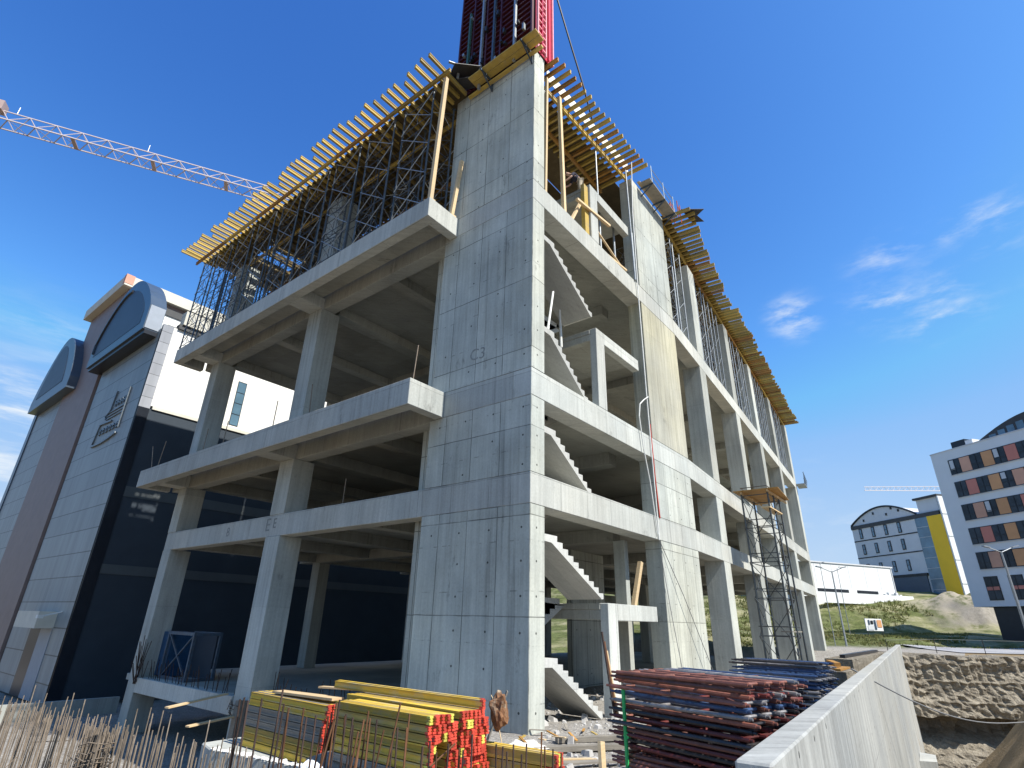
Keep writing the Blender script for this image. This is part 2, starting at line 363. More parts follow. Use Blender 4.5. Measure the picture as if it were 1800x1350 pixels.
P('rear_backdrop_wall', M().box(27, 38.5, 26.02, 26.3, FL, L2b + .1), C_S); P('rear_backdrop_wall', M().box(46.5, 54.5, 26.02, 26.3, FL, L2b + .1), C_S)  # rear walls added to shut out the bright view and keep the inside dark
P('core_and_backdrop_wall', M().box(9.2, 9.5, 8.2, 23.4, L4t, 24.6), C_A); P('core_and_backdrop_wall', M().box(9.5, 17.5, 21.0, 21.3, L4t, 24.6), C_A); P('core_and_backdrop_wall', M().box(14, 54, 9.6, 9.9, L4t, 24.4), C_A)  # top-storey walls added as a dark backdrop to stop see-through
# inner columns
for x in (9.6, 18.2, 27.2, 35.8, 44.8, 53.6):
    for y in (13.3, 24.0):
        for a, b in STO: P('column', M().box(x - .4, x + .4, y, y + .8, a - (.34 if a == 0 else 0), (b + .12) if b < 20 else 24.2), C_C)
# stair core rear walls, with openings
def corewall(x0, x1, a, b, ox0=None, ox1=None, oz0=None, oz1=None):
    m = M()
    if ox0 is None: m.box(x0, x1, 5.3, 5.6, a, b)
    else:
        m.box(x0, ox0, 5.3, 5.6, a, b); m.box(ox1, x1, 5.3, 5.6, a, b)
        m.box(ox0, ox1, 5.3, 5.6, oz1, b); m.box(ox0, ox1, 5.3, 5.6, a, oz0)
    P('core_and_backdrop_wall', m, C_A)
corewall(10.5, 13.6, -.4, L2b + .1)
P('core_and_backdrop_wall', M().box(7.2, 7.55, 5.3, 11.5, FL, L2b + .1), C_A)
corewall(.72, 6.2, -.4, L2b + .1, .73, .74, 5, 5.1)
corewall(.72, 9.6, L2t, L3b + .1, 6.6, 8.0, L2t + .9, L3b - .5)
corewall(.72, 9.6, L3t, L4b + .1, 6.3, 8.6, 12.2, 14.6)
P('column', M().box(8.1, 8.42, 1.25, 1.75, 3.2, L2b), C_C); P('column', M().box(8.1, 8.42, 1.25, 1.75, -.3, 2.7), C_C)
def mark(txt, loc, rot, size, mat):
    c = bpy.data.curves.new('paint_mark', 'FONT'); c.body = txt; c.size = size; c.extrude = .002
    t_ = bpy.data.objects.new('paint_mark', c); me = bpy.data.meshes.new_from_object(t_); bpy.data.objects.remove(t_); me.materials.clear(); me.materials.append(mat)
    o = bpy.data.objects.new('paint_mark', me); COL.objects.link(o); o.parent = B; o.location = loc; o.rotation_euler = rot
CHALK = plain('chalk_mark', (.22, .23, .22), .3, 9, .95)
mark('C3', (-.003, 2.75, 11.0), (PI / 2, .08, -PI / 2), .62, CHALK)
mark('B', (.015, 18.15, 6.0), (PI / 2, 0, -PI / 2), .6, CHALK); mark('E', (.015, 14.6, 5.98), (PI / 2, 0, -PI / 2), .8, CHALK); mark('E', (.015, 14.0, 6.08), (PI / 2, 0, -PI / 2), .6, CHALK)
# stairs: visible flights rise to the left (front), return flights rise to the right (behind)
def flight(x0, z0, x1, z1, y0, y1, n=10, wt=.2, flatx=None):
    """steps from (x0,z0) up to (x1,z1); waist slab under; optional landing to flatx"""
    prof = [(x0, z0)]; dx = (x1 - x0) / n; dz = (z1 - z0) / n
    for i in range(n): prof += [(x0 + dx * i, z0 + dz * (i + 1)), (x0 + dx * (i + 1), z0 + dz * (i + 1))]
    if flatx is not None: prof += [(flatx, z1), (flatx, z1 - wt), (x1 + (.12 if dx > 0 else -.12) * -1 * 0, z1 - wt - .02)]
    else: prof += [(x1, z1 - wt - .1)]
    prof += [(x0 - (dx / abs(dx)) * .0, z0 - (.16 if flatx is None else .1))] if False else [(x0 + dx * .35, z0 - .02)]
    P('stair_flight', M().sweep(prof, lambda u, v, t: (u, t, v), y0, y1), C_T, None, 0)
for a, b in ((0, L2t), (L3t, L4t)):
    q = (b - a) / 4
    mid = a + 2 * q
    flight(3.95 if a == 0 else 3.75, a, 1.3, a + q, .16, 1.5, 10, .2, .719)
    flight(1.3, a + q, 4.2, mid, 1.62, 2.9, 10, .2, .8)
    flight(4.3, mid, 1.3, mid + q, .16, 1.5, 10, .2, .719)
    flight(1.3, mid + q, 4.2, b, 1.62, 2.9, 10, .2, .8)
flight(3.75, L2t, 1.3, (L2t + L3t) / 2, .16, 1.5, 9, .2, .719); flight(1.3, (L2t + L3t) / 2, 4.2, L3t, 1.62, 2.9, 9, .2, .8)
for zt in (3.2, 13.43, 20.87):
    P('landing', M().box(4.28, 8.0, .3, 3.0, zt - .2, zt - .01), C_S)
    P('beam', M().box(4.94, 8.02, .0, .3, zt - .52, zt), C_B)
    P('beam', M().box(4.3, 4.6, .3, 3.0, zt - .5, zt - .21), C_S)
for a, b in ((-.3, 3.2), (L3t, 13.43), (L4t, 20.87)): P('column', M().box(4.3, 4.93, 0, .3, a, b), C_B)

# ------------------------------------------------------------------ roof formwork: joists, bearers, deck
def hbeam(L, name):
    """I-section timber beam along local +X, 20 cm tall"""
    m = M(); m.box(0, L, -.055, .055, 0, .045).box(0, L, -.055, .055, .155, .20).box(0, L, -.036, .036, .045, .155)
    return m.mesh(name)
JM = {}
def joist(p, q, z, mat, label, group):
    """joist whose outer tip is at p, pointing back to q, underside at z"""
    L = round(math.hypot(q[0] - p[0], q[1] - p[1]), 1); key = (L, mat.name)
    if key not in JM: JM[key] = hbeam(L, 'timber_joist'); JM[key].materials.append(mat)
    o = bpy.data.objects.new('timber_joist', JM[key]); COL.objects.link(o)
    o.location = (p[0], p[1], z); o.rotation_euler = (random.uniform(-.03, .03), 0, math.atan2(q[1] - p[1], q[0] - p[0]))
    return tag(o, label, 'joist', group)
rnd = random.uniform
lab = 'yellow timber joist sticking out over the shaded facade under the roof formwork'
y = 3.75; k = 0
while y < 27.6:
    t = (y - 3.75) / 24
    off = rnd(-.12, .12) + (.35 if random.random() < .12 else 0)
    xt = -2.56 - .30 * t + off
    joist((xt, y), (xt + 2.4, y + rnd(-.07, .07)), 24.9 + rnd(-.015, .015), W_Y, lab, 'joists over the shaded facade')
    y += .475 + rnd(-.06, .07); k += 1
y = 4.8; k_ = 0
while y < 26.5:
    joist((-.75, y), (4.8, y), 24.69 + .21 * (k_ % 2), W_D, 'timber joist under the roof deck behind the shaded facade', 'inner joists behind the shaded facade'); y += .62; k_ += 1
y = 5.2
while y < 26.5:
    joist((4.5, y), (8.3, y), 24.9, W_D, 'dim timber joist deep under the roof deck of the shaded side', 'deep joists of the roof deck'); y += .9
x = .95
while x < 8.8:
    t = (x - .95) / 7.8; yt = -.62 - .4 * t + rnd(-.05, .05)
    joist((x, yt), (x + rnd(-.02, .02), yt + 3.3), 24.9, W_O if random.random() < .3 else W_Y, 'timber joist over the stair bay between the two concrete walls', 'joists over the stair bay')
    x += .41
s = .3; k = 0
while s < 43.4:
    off = (.55 if s < 3.0 else .18 if s > 32 else 0); yt = -1.28 - (.35 if s < 3 else 0) + rnd(-.14, .14) + (.28 if 10 < s < 13 else 0)
    a = T2(s, yt, 0); b = T2(s + rnd(-.03, .03), yt + 3.2, 0)
    joist(a, b, 24.9 + rnd(-.02, .02), W_Y if random.random() < .75 else W_O, 'timber joist under the roof deck beyond the second concrete wall', 'joists over the sunlit facade')
    s += .44 + rnd(-.06, .06)
def bearer(a, b, z, mat, label, group):
    L = math.dist(a, b); m = hbeam(L, 'timber_bearer'); m.materials.append(mat)
    o = bpy.data.objects.new('timber_bearer', m); COL.objects.link(o); o.location = (a[0], a[1], z); o.rotation_euler = (0, 0, math.atan2(b[1] - a[1], b[0] - a[0]))
    return tag(o, label, 'bearer', group)
BG = 'bearers carrying the roof joists'
for i in range(6):
    y0 = 3.4 + i * 4.0; xo = -1.62 - .02 * i
    bearer((xo, y0), (xo - .03, min(y0 + 4.25, 27.6)), 24.69 - (.002 * (i % 2)), W_O if i % 2 else W_Y, 'long timber bearer under the joists of the shaded facade', BG)
    bearer((.4, y0 + .6), (.4, min(y0 + 4.7, 27)), 24.48, W_Y, 'second line timber bearer behind the shaded facade', BG)
    bearer((3.2, y0 + 1), (3.2, min(y0 + 5, 27)), 24.48, W_O, 'inner timber bearer under the shaded deck', BG)
bearer((1.7, .62), (8.85, .26), 24.69, W_Y, 'timber bearer along the stair bay edge', BG)
bearer((1.0, 1.9), (8.85, 1.8), 24.69, W_O, 'timber bearer across the back of the stair bay', BG)
for i in range(9):
    s0 = .2 + i * 4.8
    for yy, lb in ((.18, 'timber bearer along the top of the sunlit columns'), (1.6, 'second timber bearer behind the sunlit columns')):
        a = T2(s0, yy, 0); b = T2(min(s0 + 5.0, 43.2), yy, 0); bearer(a, b, 24.69 - .003 * (i % 2), W_O if (i + int(yy)) % 2 else W_Y, lb, BG)
tag(M().beam((1.5, .42, 25.46), (8.8, .1, 25.46), .03, .68).build('edge_board', plain('white_form_board', (.72, .70, .64), .08, 2, .8)), 'sunlit white form board standing on the joists over the stair bay', 'board')
# plywood deck sheets
def deck(poly, z, label):
    tag(M().prism(poly, z, z + .021).build('plywood_deck', PLY), label, 'deck')
deck([(-1.3, 3.9), (8.9, 3.9), (8.9, 12.5), (-1.3, 12.5)], 25.115, 'plywood roof deck over the near half of the shaded side')
deck([(-1.2, 12.52), (3.4, 12.52), (3.4, 18), (-1.2, 18)], 25.113, 'plywood roof deck piece over the middle of the shaded side')
deck([(-1.35, 18.02), (8.9, 18.02), (8.9, 21.3), (-1.35, 21.3)], 25.115, 'plywood roof deck piece beyond the gap in the middle')
deck([(-1.35, 21.32), (.45, 21.32), (.45, 23.9), (-1.35, 23.9)], 25.113, 'small plywood roof deck piece at the far edge')
deck([(2.8, 21.32), (8.9, 21.32), (8.9, 23.9), (2.8, 23.9)], 25.113, 'plywood roof deck piece beside the far gap')
deck([(-1.35, 23.92), (8.9, 23.92), (8.9, 27.2), (-1.35, 27.2)], 25.115, 'plywood roof deck piece along the far end')
for x_, y_, L_, n_, st_ in ((3.5, 12.6, 5.3, 10, .55), (.5, 21.4, 2.2, 5, .5)):
    for i in range(n_):
        if random.random() < .85: tag(M().box(x_ + rnd(0, .4), x_ + L_ - rnd(0, .8), y_ + i * st_, y_ + i * st_ + rnd(.18, .32), 25.113, 25.14).build('deck_plank', PLY), 'loose plank across a gap in the roof deck', 'plank', 'loose deck planks')
deck([(1.1, 1.1), (8.85, .75), (8.85, 3.85), (1.1, 3.85)], 25.115, 'small plywood sheet over the stair bay')
q = [T2(.1, -.25, 0)[:2], T2(43, -.1, 0)[:2], T2(42.5, 22, 0)[:2], (8.95, 27.2), (8.95, 1.0), (13.2, .9)]
deck(q, 25.115, 'large plywood roof deck over the sunlit facade')

# ------------------------------------------------------------------ shoring towers
def tower_proto(w, d, h, lifts, mat, label, group):
    t = thing('shoring_tower', label, 'shoring tower', (0, 0, 0), group)
    c = [(0, 0), (w, 0), (w, d), (0, d)]
    lg = M().tube((0, 0, 0), (0, 0, h), .042).box(-.07, .07, -.07, .07, 0, .012).box(-.08, .08, -.08, .08, h - .01, h).mesh('leg'); lg.materials.append(mat)
    for x, y in c:
        o = link('leg', lg, None, t, False); o.location = (x, y, 0)
    dz = h / lifts
    m = M()
    for i in range(lifts):
        for zz in (.25, dz - .25): m.tube((0, 0, i * dz + zz), (0, d, i * dz + zz), .02, 5)
        m.tube((0, .08, i * dz + .25), (0, d * .5, i * dz + dz - .25), .014, 5); m.tube((0, d * .5, i * dz + .25), (0, d * .5, i * dz + dz - .25), .014, 5)
    rl = m.mesh('frame_rail'); rl.materials.append(mat)
    for x in (0, w):
        o = link('frame_rail', rl, None, t, False); o.location = (x, 0, 0)
    for yy in (0, d):
        m = M()
        for i in range(lifts):
            m.tube((0, yy, i * dz + .3), (w, yy, i * dz + dz - .3), .013, 5).tube((w, yy + .03, i * dz + .3), (0, yy + .03, i * dz + dz - .3), .013, 5)
            m.tube((0, yy, i * dz + dz * .5), (w, yy, i * dz + dz * .5), .013, 5) if i % 2 else None
        m.build('cross_brace', mat, t, False)
    m = M()
    for i in range(lifts): m.tube((-.05, 0, i * dz + .1), (-.05, d, i * dz + dz - .1), .019, 5).tube((-.075, d, i * dz + .1), (-.075, 0, i * dz + dz - .1), .019, 5)
    m.build('cross_brace', GALV, t, False)
    return t
TG = 'shoring towers under the shaded roof deck'
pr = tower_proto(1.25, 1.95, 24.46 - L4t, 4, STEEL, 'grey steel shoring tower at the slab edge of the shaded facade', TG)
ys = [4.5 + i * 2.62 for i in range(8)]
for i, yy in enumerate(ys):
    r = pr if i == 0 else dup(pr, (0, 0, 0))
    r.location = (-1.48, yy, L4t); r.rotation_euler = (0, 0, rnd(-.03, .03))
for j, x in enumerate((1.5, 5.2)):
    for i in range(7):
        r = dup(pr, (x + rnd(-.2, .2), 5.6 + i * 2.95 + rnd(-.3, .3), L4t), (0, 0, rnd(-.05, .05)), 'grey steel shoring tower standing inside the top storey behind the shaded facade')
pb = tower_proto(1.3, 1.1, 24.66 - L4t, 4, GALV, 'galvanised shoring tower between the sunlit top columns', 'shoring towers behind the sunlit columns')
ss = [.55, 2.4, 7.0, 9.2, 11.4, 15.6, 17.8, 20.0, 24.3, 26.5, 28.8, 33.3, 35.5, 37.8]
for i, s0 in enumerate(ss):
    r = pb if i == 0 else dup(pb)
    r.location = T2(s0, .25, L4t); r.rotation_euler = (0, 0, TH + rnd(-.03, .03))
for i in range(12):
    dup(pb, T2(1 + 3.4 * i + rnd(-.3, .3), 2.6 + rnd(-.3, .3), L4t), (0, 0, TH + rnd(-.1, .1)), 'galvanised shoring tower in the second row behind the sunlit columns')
# scaffold corner at the far left end: dark blue tower outside
pe = tower_proto(1.0, 1.5, 24.5 - L4t, 5, STEELB, 'dark blue scaffold tower at the far left end of the top storey', 'scaffold towers at the left end')
pe.location = (-1.55, 25.1, L4t); dup(pe, (.1, 25.2, L4t), (0, 0, .1), 'dark blue scaffold tower behind the left end tower')

# timber and steel props
def prop(a, b, w, mat, label, cat='prop', name='timber_prop', base=True):
    m = M().beam(a, b, w, w * .9)
    if base: m.beam((a[0], a[1], a[2] + .02), (a[0] + .22, a[1] + .02, a[2] + .06), w, w * .7)
    return tag(m.build(name, mat), label, cat)
prop((-1.5, 3.98, L4t + .001), (-1.5, 3.75, 24.66), .17, W_P, 'tall pale square timber prop at the corner of the top cantilever slab')
prop((-.32, 3.95, L4t + .001), (-.14, 3.78, 20.9), .15, W_P, 'short leaning pale timber prop against the corner wall')
prop((1.05, .2, L4t + .001), (1.2, .2, 24.68), .12, W_P, 'pale timber prop beside the sunlit edge of the corner wall')
prop((2.42, .2, L4t + .001), (2.35, .3, 24.68), .16, W_P, 'pale timber prop in the middle of the stair bay opening')
prop((2.9, .18, L4t + .05), (4.1, .35, 19.9), .12, W_P, 'leaning timber plank under the top landing', base=False)
prop((5.2, .15, L4t + .02), (7.9, .2, L4t + .42), .10, W_P, 'low timber rail lying between the landing column and the second wall', base=False)
prop((5.1, .15, L4t + .9), (7.6, .3, L4t + .5), .08, W_P, 'upper timber rail crossing under the top landing', base=False)
prop((3.2, .05, L4t + 1.35), (5.9, -.06, L4t + 1.65), .12, W_P, 'horizontal timber nailed across the top landing column', base=False)
for (a, b, lb) in (((1.65, .6, L4t), (1.6, .6, 24.6), 'thin grey steel prop near the corner wall'), ((6.0, .5, L4t), (5.95, .5, 24.7), 'thin steel prop right of the landing column'),
               ((8.3, -.05, L4t), (8.05, -.1, 24.6), 'thin steel prop leaning at the second wall'), ((7.4, .5, L4t), (7.4, .5, 21.4), 'short steel prop behind the top landing beam')):
    tag(M().tube(a, b, .04, 8).tube(a, (a[0], a[1], a[2] + 2.8), .052, 8).build('steel_prop', GALV), lb, 'prop')
for (a, b, lb) in (((1.4, .4, 11.75), (2.15, .6, 14.2), 'leaning white steel prop under the upper stair flight'), ((3.6, 1.2, 12.6), (3.55, 1.3, 16.9), 'steel prop from the landing to the top soffit')):
    tag(M().tube(a, b, .045, 8).tube(a, ((a[0] * 3 + b[0]) / 4, (a[1] * 3 + b[1]) / 4, (a[2] * 3 + b[2]) / 4), .056, 8).build('steel_prop', HOSE), lb, 'prop')
prop((6.75, .3, 3.2), (7.3, .2, 4.75), .16, W_P, 'pale timber board leaning on the lower landing beam', base=False)
tag(M().box(3.95, 4.27, .1, .28, L4t + .05, 20.7).build('form_board', W_Y), 'yellow formwork board left on the top landing column', 'form board')

# ------------------------------------------------------------------ red wall formwork on the corner pillar
F = thing('wall_formwork', 'tall dark red steel wall formwork standing on the corner pillar', 'formwork', (.3, 2, TOP))
H0, H1 = 25.16, 37.0
F_panel = M().box(-.06, -.02, .05, 4.5, H0, H1).build('form_panel', REDF, F)
m = M()
z = H0 + .15
while z < H1: m.box(-.17, -.06, .05, 4.5, z, z + .05); z += .36
m.build('panel_rib', REDF, F_panel)
for i in range(6):
    y0 = .05 + i * .89; M().box(-.20, -.061, y0 - .04, y0 + .04, H0, H1).build('panel_edge', REDF, F)
for i, (yy, mt, a, b) in enumerate(((.9, GALV, H0 - .4, H1), (2.15, STEELB, H0, 31.5), (2.9, GALV, H0 - .6, 33), (3.75, plain('formwork_green_steel', (.05, .12, .09), .2, 6, .5, .2), 26.2, 30.6))):
    M().box(-.34, -.22, yy - .05, yy + .05, a, b).build('waler', mt, F)
for i in range(30):
    m = M(); yy = rnd(.3, 4.3); zz = rnd(25.6, 33)
    m.box(-.33, -.18, yy - .05, yy + .05, zz, zz + rnd(.12, .4)); m.tube((-.18, yy, zz), (-.36, yy, zz), .03); m.build('clamp', P_BLK if i % 3 else GALV, F)
M().box(.0, 1.22, -.06, -.02, H0, H1).build('form_panel', REDB, F)
m = M(); z = H0 + .2
while z < H1:
    m.box(.1, .62, -.15, -.061, z, z + .05); z += .42
m.build('panel_rib', PINKF, F)
for x0, mt in ((.02, PINKF), (.34, REDB), (.62, PINKF), (.84, REDB), (1.16, PINKF)): M().box(x0, x0 + .07, -.17, -.062, H0, H1).build('panel_edge', mt, F)
m = M().box(-.04, 1.2, 4.5, 4.56, H0, H1); m.box(1.16, 1.22, 0, 4.5, H0, H1); m.build('form_panel', REDF, F)
WK = thing('walkway_platform', 'yellow plank walkway on brackets below the red wall formwork', 'platform', (-.4, 1, 24.9))
for i, x0 in enumerate((-.80, -.49)): M().box(x0, x0 + .29, -.62, 3.1, 24.86, 24.91).build('plank', W_Y, WK)
M().box(-.22, -.06, -.5, 3.6, 24.62, 24.7).build('plank', W_Y, WK)
for yy in (.1, 2.3):
    m = M(); m.beam((-.85, yy, 24.80), (-.02, yy, 24.80), .06, .10).beam((-.06, yy, 24.80), (-.06, yy, 24.2), .06, .06).beam((-.75, yy, 24.78), (-.06, yy, 24.25), .05, .05)
    m.build('bracket', STEELB, WK)
tag(M().beam((-1.3, 3.7, 25.3), (-.2, 3.2, 25.9), .9, .03).beam((-.9, 4.2, 25.16), (-.3, 3.2, 25.22), .6, .03).build('tarpaulin', TARP), 'dark crumpled tarpaulin beside the foot of the red formwork', 'tarpaulin')
tag(M().beam((-.95, 3.62, 25.14), (-.95, 3.62, 25.75), .1, .06).beam((-1.5, 3.7, 25.7), (-.6, 3.2, 25.75), .12, .03).build('edge_board', GALV), 'light metal edge board next to the dark tarpaulin', 'board')

# platform and rail on the second wall, red bars
WP = thing('walkway_platform', 'pale plank walkway with guard posts on top of the second concrete wall', 'platform', (11, -.4, 24.8))
M().box(9.6, 13.4, -.78, -.2, 24.86, 24.91).build('plank', W_G, WP); M().box(9.6, 13.3, -.19, -.02, 25.0, 25.04).build('plank', W_P, WP)
for xx in (10.0, 11.6, 13.0):
    M().beam((xx, -.8, 24.82), (xx, -.01, 24.82), .06, .08).beam((xx, -.72, 24.8), (xx, -.03, 24.3), .05, .05).build('bracket', STEELB, WP)
    M().tube((xx, -.74, 24.9), (xx, -.74, 26.1), .025).build('guard_post', plain('pale_blue_steel', (.25, .36, .45), .1, 5, .5), WP)
M().tube((10, -.74, 25.9), (13, -.74, 25.9), .02).tube((10, -.74, 25.4), (13, -.74, 25.4), .02).build('guard_rail', GALV, WP)
for i in range(9):
    a = T2(.35 + i * .14, rnd(-.9, -.3), 24.95); tag(M().tube(a, (a[0] + rnd(-.25, .25), a[1] + rnd(-.15, .15), a[2] + rnd(.9, 1.7)), .03, 5).build('steel_bar', plain('orange_red_steel', (.42, .10, .05), .2, 5, .6) if i == 0 else bpy.data.materials['orange_red_steel']),
        'orange red steel bar of the bundle standing beside the second wall top', 'steel bar', 'orange red bars at the second wall top')
tag(M().prism([T2(.9, -2.25, 0)[:2], T2(1.25, -1.75, 0)[:2], T2(2.0, -1.95, 0)[:2], T2(1.7, -1.3, 0)[:2], T2(.2, -1.1, 0)[:2]], 25.12, 25.15).build('form_sheet', TARP), 'dark sheet jutting out over the roof edge right of the second wall', 'sheet')

# ------------------------------------------------------------------ worker bending over the top landing
def skin_person():
    t = thing('person', 'worker in dark top and khaki trousers bending forward on the top landing', 'person', (4.75, .75, 20.87))
    def skin(name, pts, edges, rad, mat, par):
        me = bpy.data.meshes.new(name); me.from_pydata(pts, edges, []); o = bpy.data.objects.new(name, me); COL.objects.link(o); me.materials.append(mat); o.parent = par
        md = o.modifiers.new('skin', 'SKIN'); md.use_smooth_shade = True
        for v, r in zip(me.skin_vertices[0].data, rad): v.radius = (r, r)
        me.skin_vertices[0].data[0].use_root = True
        sb = o.modifiers.new('sub', 'SUBSURF'); sb.levels = 2; sb.render_levels = 2
        return o
    hip = (0, 0, .92); ch = (-.34, 0, 1.22); nk = (-.46, 0, 1.32); hd = (-.6, 0, 1.36); top = (-.7, 0, 1.38)
    pts = [hip, (-.18, 0, 1.10), ch, nk, hd, top]
    e = [(0, 1), (1, 2), (2, 3), (3, 4), (4, 5)]; rad = [.14, .14, .15, .06, .10, .07]
    for sy in (-1, 1):
        n = len(pts); pts += [(-.34, sy * .2, 1.2), (-.45, sy * .27, .95), (-.66, sy * .22, .78), (-.74, sy * .2, .74)]; rad += [.07, .05, .042, .035]; e += [(2, n), (n, n + 1), (n + 1, n + 2), (n + 2, n + 3)]
        n2 = len(pts); pts += [(0, sy * .11, .86), (-.04, sy * .13, .48), (.04, sy * .13, .08), (-.12, sy * .14, .04)]; rad += [.10, .075, .05, .04]; e += [(0, n2), (n2, n2 + 1), (n2 + 1, n2 + 2), (n2 + 2, n2 + 3)]
        for f in range(5):
            n3 = len(pts); y0 = sy * .2 + (f - 2) * .02
            pts += [(-.80, y0, .73), (-.85 + .01 * abs(f - 2), y0, .69)]; rad += [.010, .008]; e += [(n + 3, n3), (n3, n3 + 1)]
    skin('body', pts, e, rad, SKIN, t)
    p2 = [(-.02, 0, .95), (-.18, 0, 1.10), (-.34, 0, 1.22), (-.44, 0, 1.30)]; e2 = [(0, 1), (1, 2), (2, 3)]; r2 = [.155, .16, .17, .08]
    for sy in (-1, 1):
        n = len(p2); p2 += [(-.34, sy * .2, 1.2), (-.44, sy * .27, .98)]; r2 += [.085, .07]; e2 += [(2, n), (n, n + 1)]
    skin('shirt', p2, e2, r2, SHIRT, t)
    p3 = [(0, 0, .93)]; r3 = [.155]; e3 = []
    for sy in (-1, 1):
        n = len(p3); p3 += [(0, sy * .11, .84), (-.04, sy * .13, .48), (.03, sy * .13, .12)]; r3 += [.115, .09, .07]; e3 += [(0, n), (n, n + 1), (n + 1, n + 2)]
    skin('trousers', p3, e3, r3, TROUS, t)
    skin('hair', [(-.62, 0, 1.42), (-.7, 0, 1.42)], [(0, 1)], [.09, .07], BLKC, t)
    t.rotation_euler = (0, 0, R_(-52)); return t
skin_person()

# ------------------------------------------------------------------ neighbouring building on the left
def fy(y): return (y + 9.35) * 1.0184 - 9.35
def fz(z): return (z - 2.575) * 1.0184 + 2.575
XF = -.5; YB = 35.0
N = thing('neighbour_building', 'finished block with grey tiled front, arched gables and white stucco side', 'building', (XF + 5, YB + 10, -2.6))
def NP(name, m, mat, label=None):
    o = m.build(name, mat, N)
    if label: o['label'] = label
    return o
zs = 16.3; zr = 23.6
NP('side_wall', M().box(XF + .02, 40, YB, YB + .4, zs + .25, zr - .5), STUCCO, 'white stucco upper side wall')
NP('side_wall', M().box(XF + .02, 40, YB + .002, YB + .4, -2.6, zs), NAVY_AND_SHADE, 'lower part of the white side wall, shade put into its colour')
NP('string_course', M().box(XF + .9, 40, YB - .10, YB + .3, zs, zs + .25), CREAM)
NP('string_course', M().box(XF + .6, 40, YB - .03, YB, 4.85, 5.45), TRIMG); NP('string_course', M().box(XF + .6, 40, YB - .03, YB, 9.9, 10.6), TRIMG)
NP('parapet', M().box(XF + 1.2, 40, YB - .35, YB + .5, zr - .1, zr + 1.1), CREAM); NP('parapet', M().box(XF + 1.0, 40, YB - .2, YB + .4, zr - .5, zr - .1), DARKT)
NP('corner_pilaster', M().box(XF, XF + .75, YB - .06, YB + .2, zs, zr - .5), STONE); NP('corner_pilaster', M().box(XF, XF + .75, YB - .06, YB + .2, -2.6, zs), BLACK)  # lower half is the same stone, coloured black to stand for shade
w = NP('window', M().box(6.0, 6.75, YB - .02, YB, 16.75, 20.6), FRAME)
for i in range(4): M().box(6.05, 6.7, YB - .03, YB - .021, 16.8 + i * .95, 17.68 + i * .95).build('pane', GLAZ, w)
yl, yp = fy(46.6), fy(57.3)
NP('front_wall', M().box(XF, XF + .4, YB, yl - .12, -2.6, zr - .8), TILE, 'grey tiled front bay')
NP('dark_joint', M().box(XF + .1, XF + .4, yl - .12, yl + .5, -2.6, zr), BLACK)
NP('tower_bay', M().box(XF - .12, 9, yl + .5, yp, -2.6, fz(30.8)), PINK, 'dusty pink tower bay rising above the roof')
NP('tower_side', M().box(XF + .55, 9, yl + .42, yl + .499, zr, fz(29.6)), STUCCO); NP('tower_side', M().box(XF - .12, XF + .55, yl + .43, yl + .499, zr, fz(30.6)), SALMON)
NP('tower_side', M().box(XF + .55, 9, yl + .3, yl + .499, fz(29.6), fz(30.3)), DARKT)
NP('cornice', M().box(XF - .75, 9.3, yl - .1, yp + .6, fz(30.8), fz(31.9)), CREAM)
NP('cornice', M().box(XF - .78, XF - .05, yl - .13, yl + .4, fz(31.0), fz(31.95)), SALMON)
NP('front_wall', M().box(XF, XF + .4, yp, fy(66.3), -2.6, zr - .8), TILE, 'far grey tiled front bay')
NP('front_wall', M().box(XF - .1, XF + .4, fy(66.3), fy(67.4), -2.6, zr - .4), BRICKG, 'slim grey end strip')
NP('roof', M().box(XF + .4, 40, YB + .5, fy(66), zr - .6, zr - .2), DARKT); NP('rear_wall', M().box(XF + .4, 40, fy(66), fy(66.4), -2.6, zr), STUCCO)
NP('dark_joint', M().box(XF + .02, XF + .3, YB + .21, YB + .5, -2.6, zr - .8), BLACK)
def arch(y0, y1, zb, spring, rise, x0, x1):
    n = 18; pr_ = [(y0, zb)] + [(y0 + (y1 - y0) * i / n, spring + rise * math.sin(PI * i / n) ** .8) for i in range(n + 1)] + [(y1, zb)]
    return M().sweep(pr_, lambda u, v, t: (t, u, v), x0, x1)
ya0, ya1 = YB - .05 + .9, yl + 1.0
NP('arched_gable', arch(ya0, ya1, fz(22.2), fz(24.3), 4.3, XF - 1.05, XF + .12), BRICKG, 'slate blue arched gable over the near bay')
o = NP('gable_recess', arch(ya0 + 1.2, ya1 - 1.0, fz(23.0), fz(24.2), 3.5, XF - 1.07, XF - 1.055), plain('dark_slate_panel', (.03, .055, .09), .12, 1, .5))
m = M(); y0, y1, sp = ya0 + 1.2, ya1 - 1.0, fz(24.2)
pts = [(XF - 1.10, y0 + (y1 - y0) * i / 18, sp + 3.5 * math.sin(PI * i / 18) ** .8) for i in range(8, 19)] + [(XF - 1.10, y1, fz(23.3))]
m.path(pts, .14, 5); NP('gable_moulding', m, BLACK)
NP('gable_side', M().box(XF - .98, XF + .08, ya0 - .05, ya0, fz(22.3), fz(24.25)), SILV)
NP('gable_soffit', M().box(XF - .9, XF + .3, ya0, ya1 - .3, fz(22.2) - .35, fz(22.2)), BLACK)
NP('arched_gable', arch(fy(53.5), fy(66.5), fz(22.0), fz(23.2), 6.0, XF - .9, XF + .1), BRICKG, 'second arched gable partly behind the pink tower')
NP('gable_recess', arch(fy(56.0), fy(64.8), fz(23.2), fz(23.4), 5.0, XF - .93, XF - .905), bpy.data.materials['dark_slate_panel'])
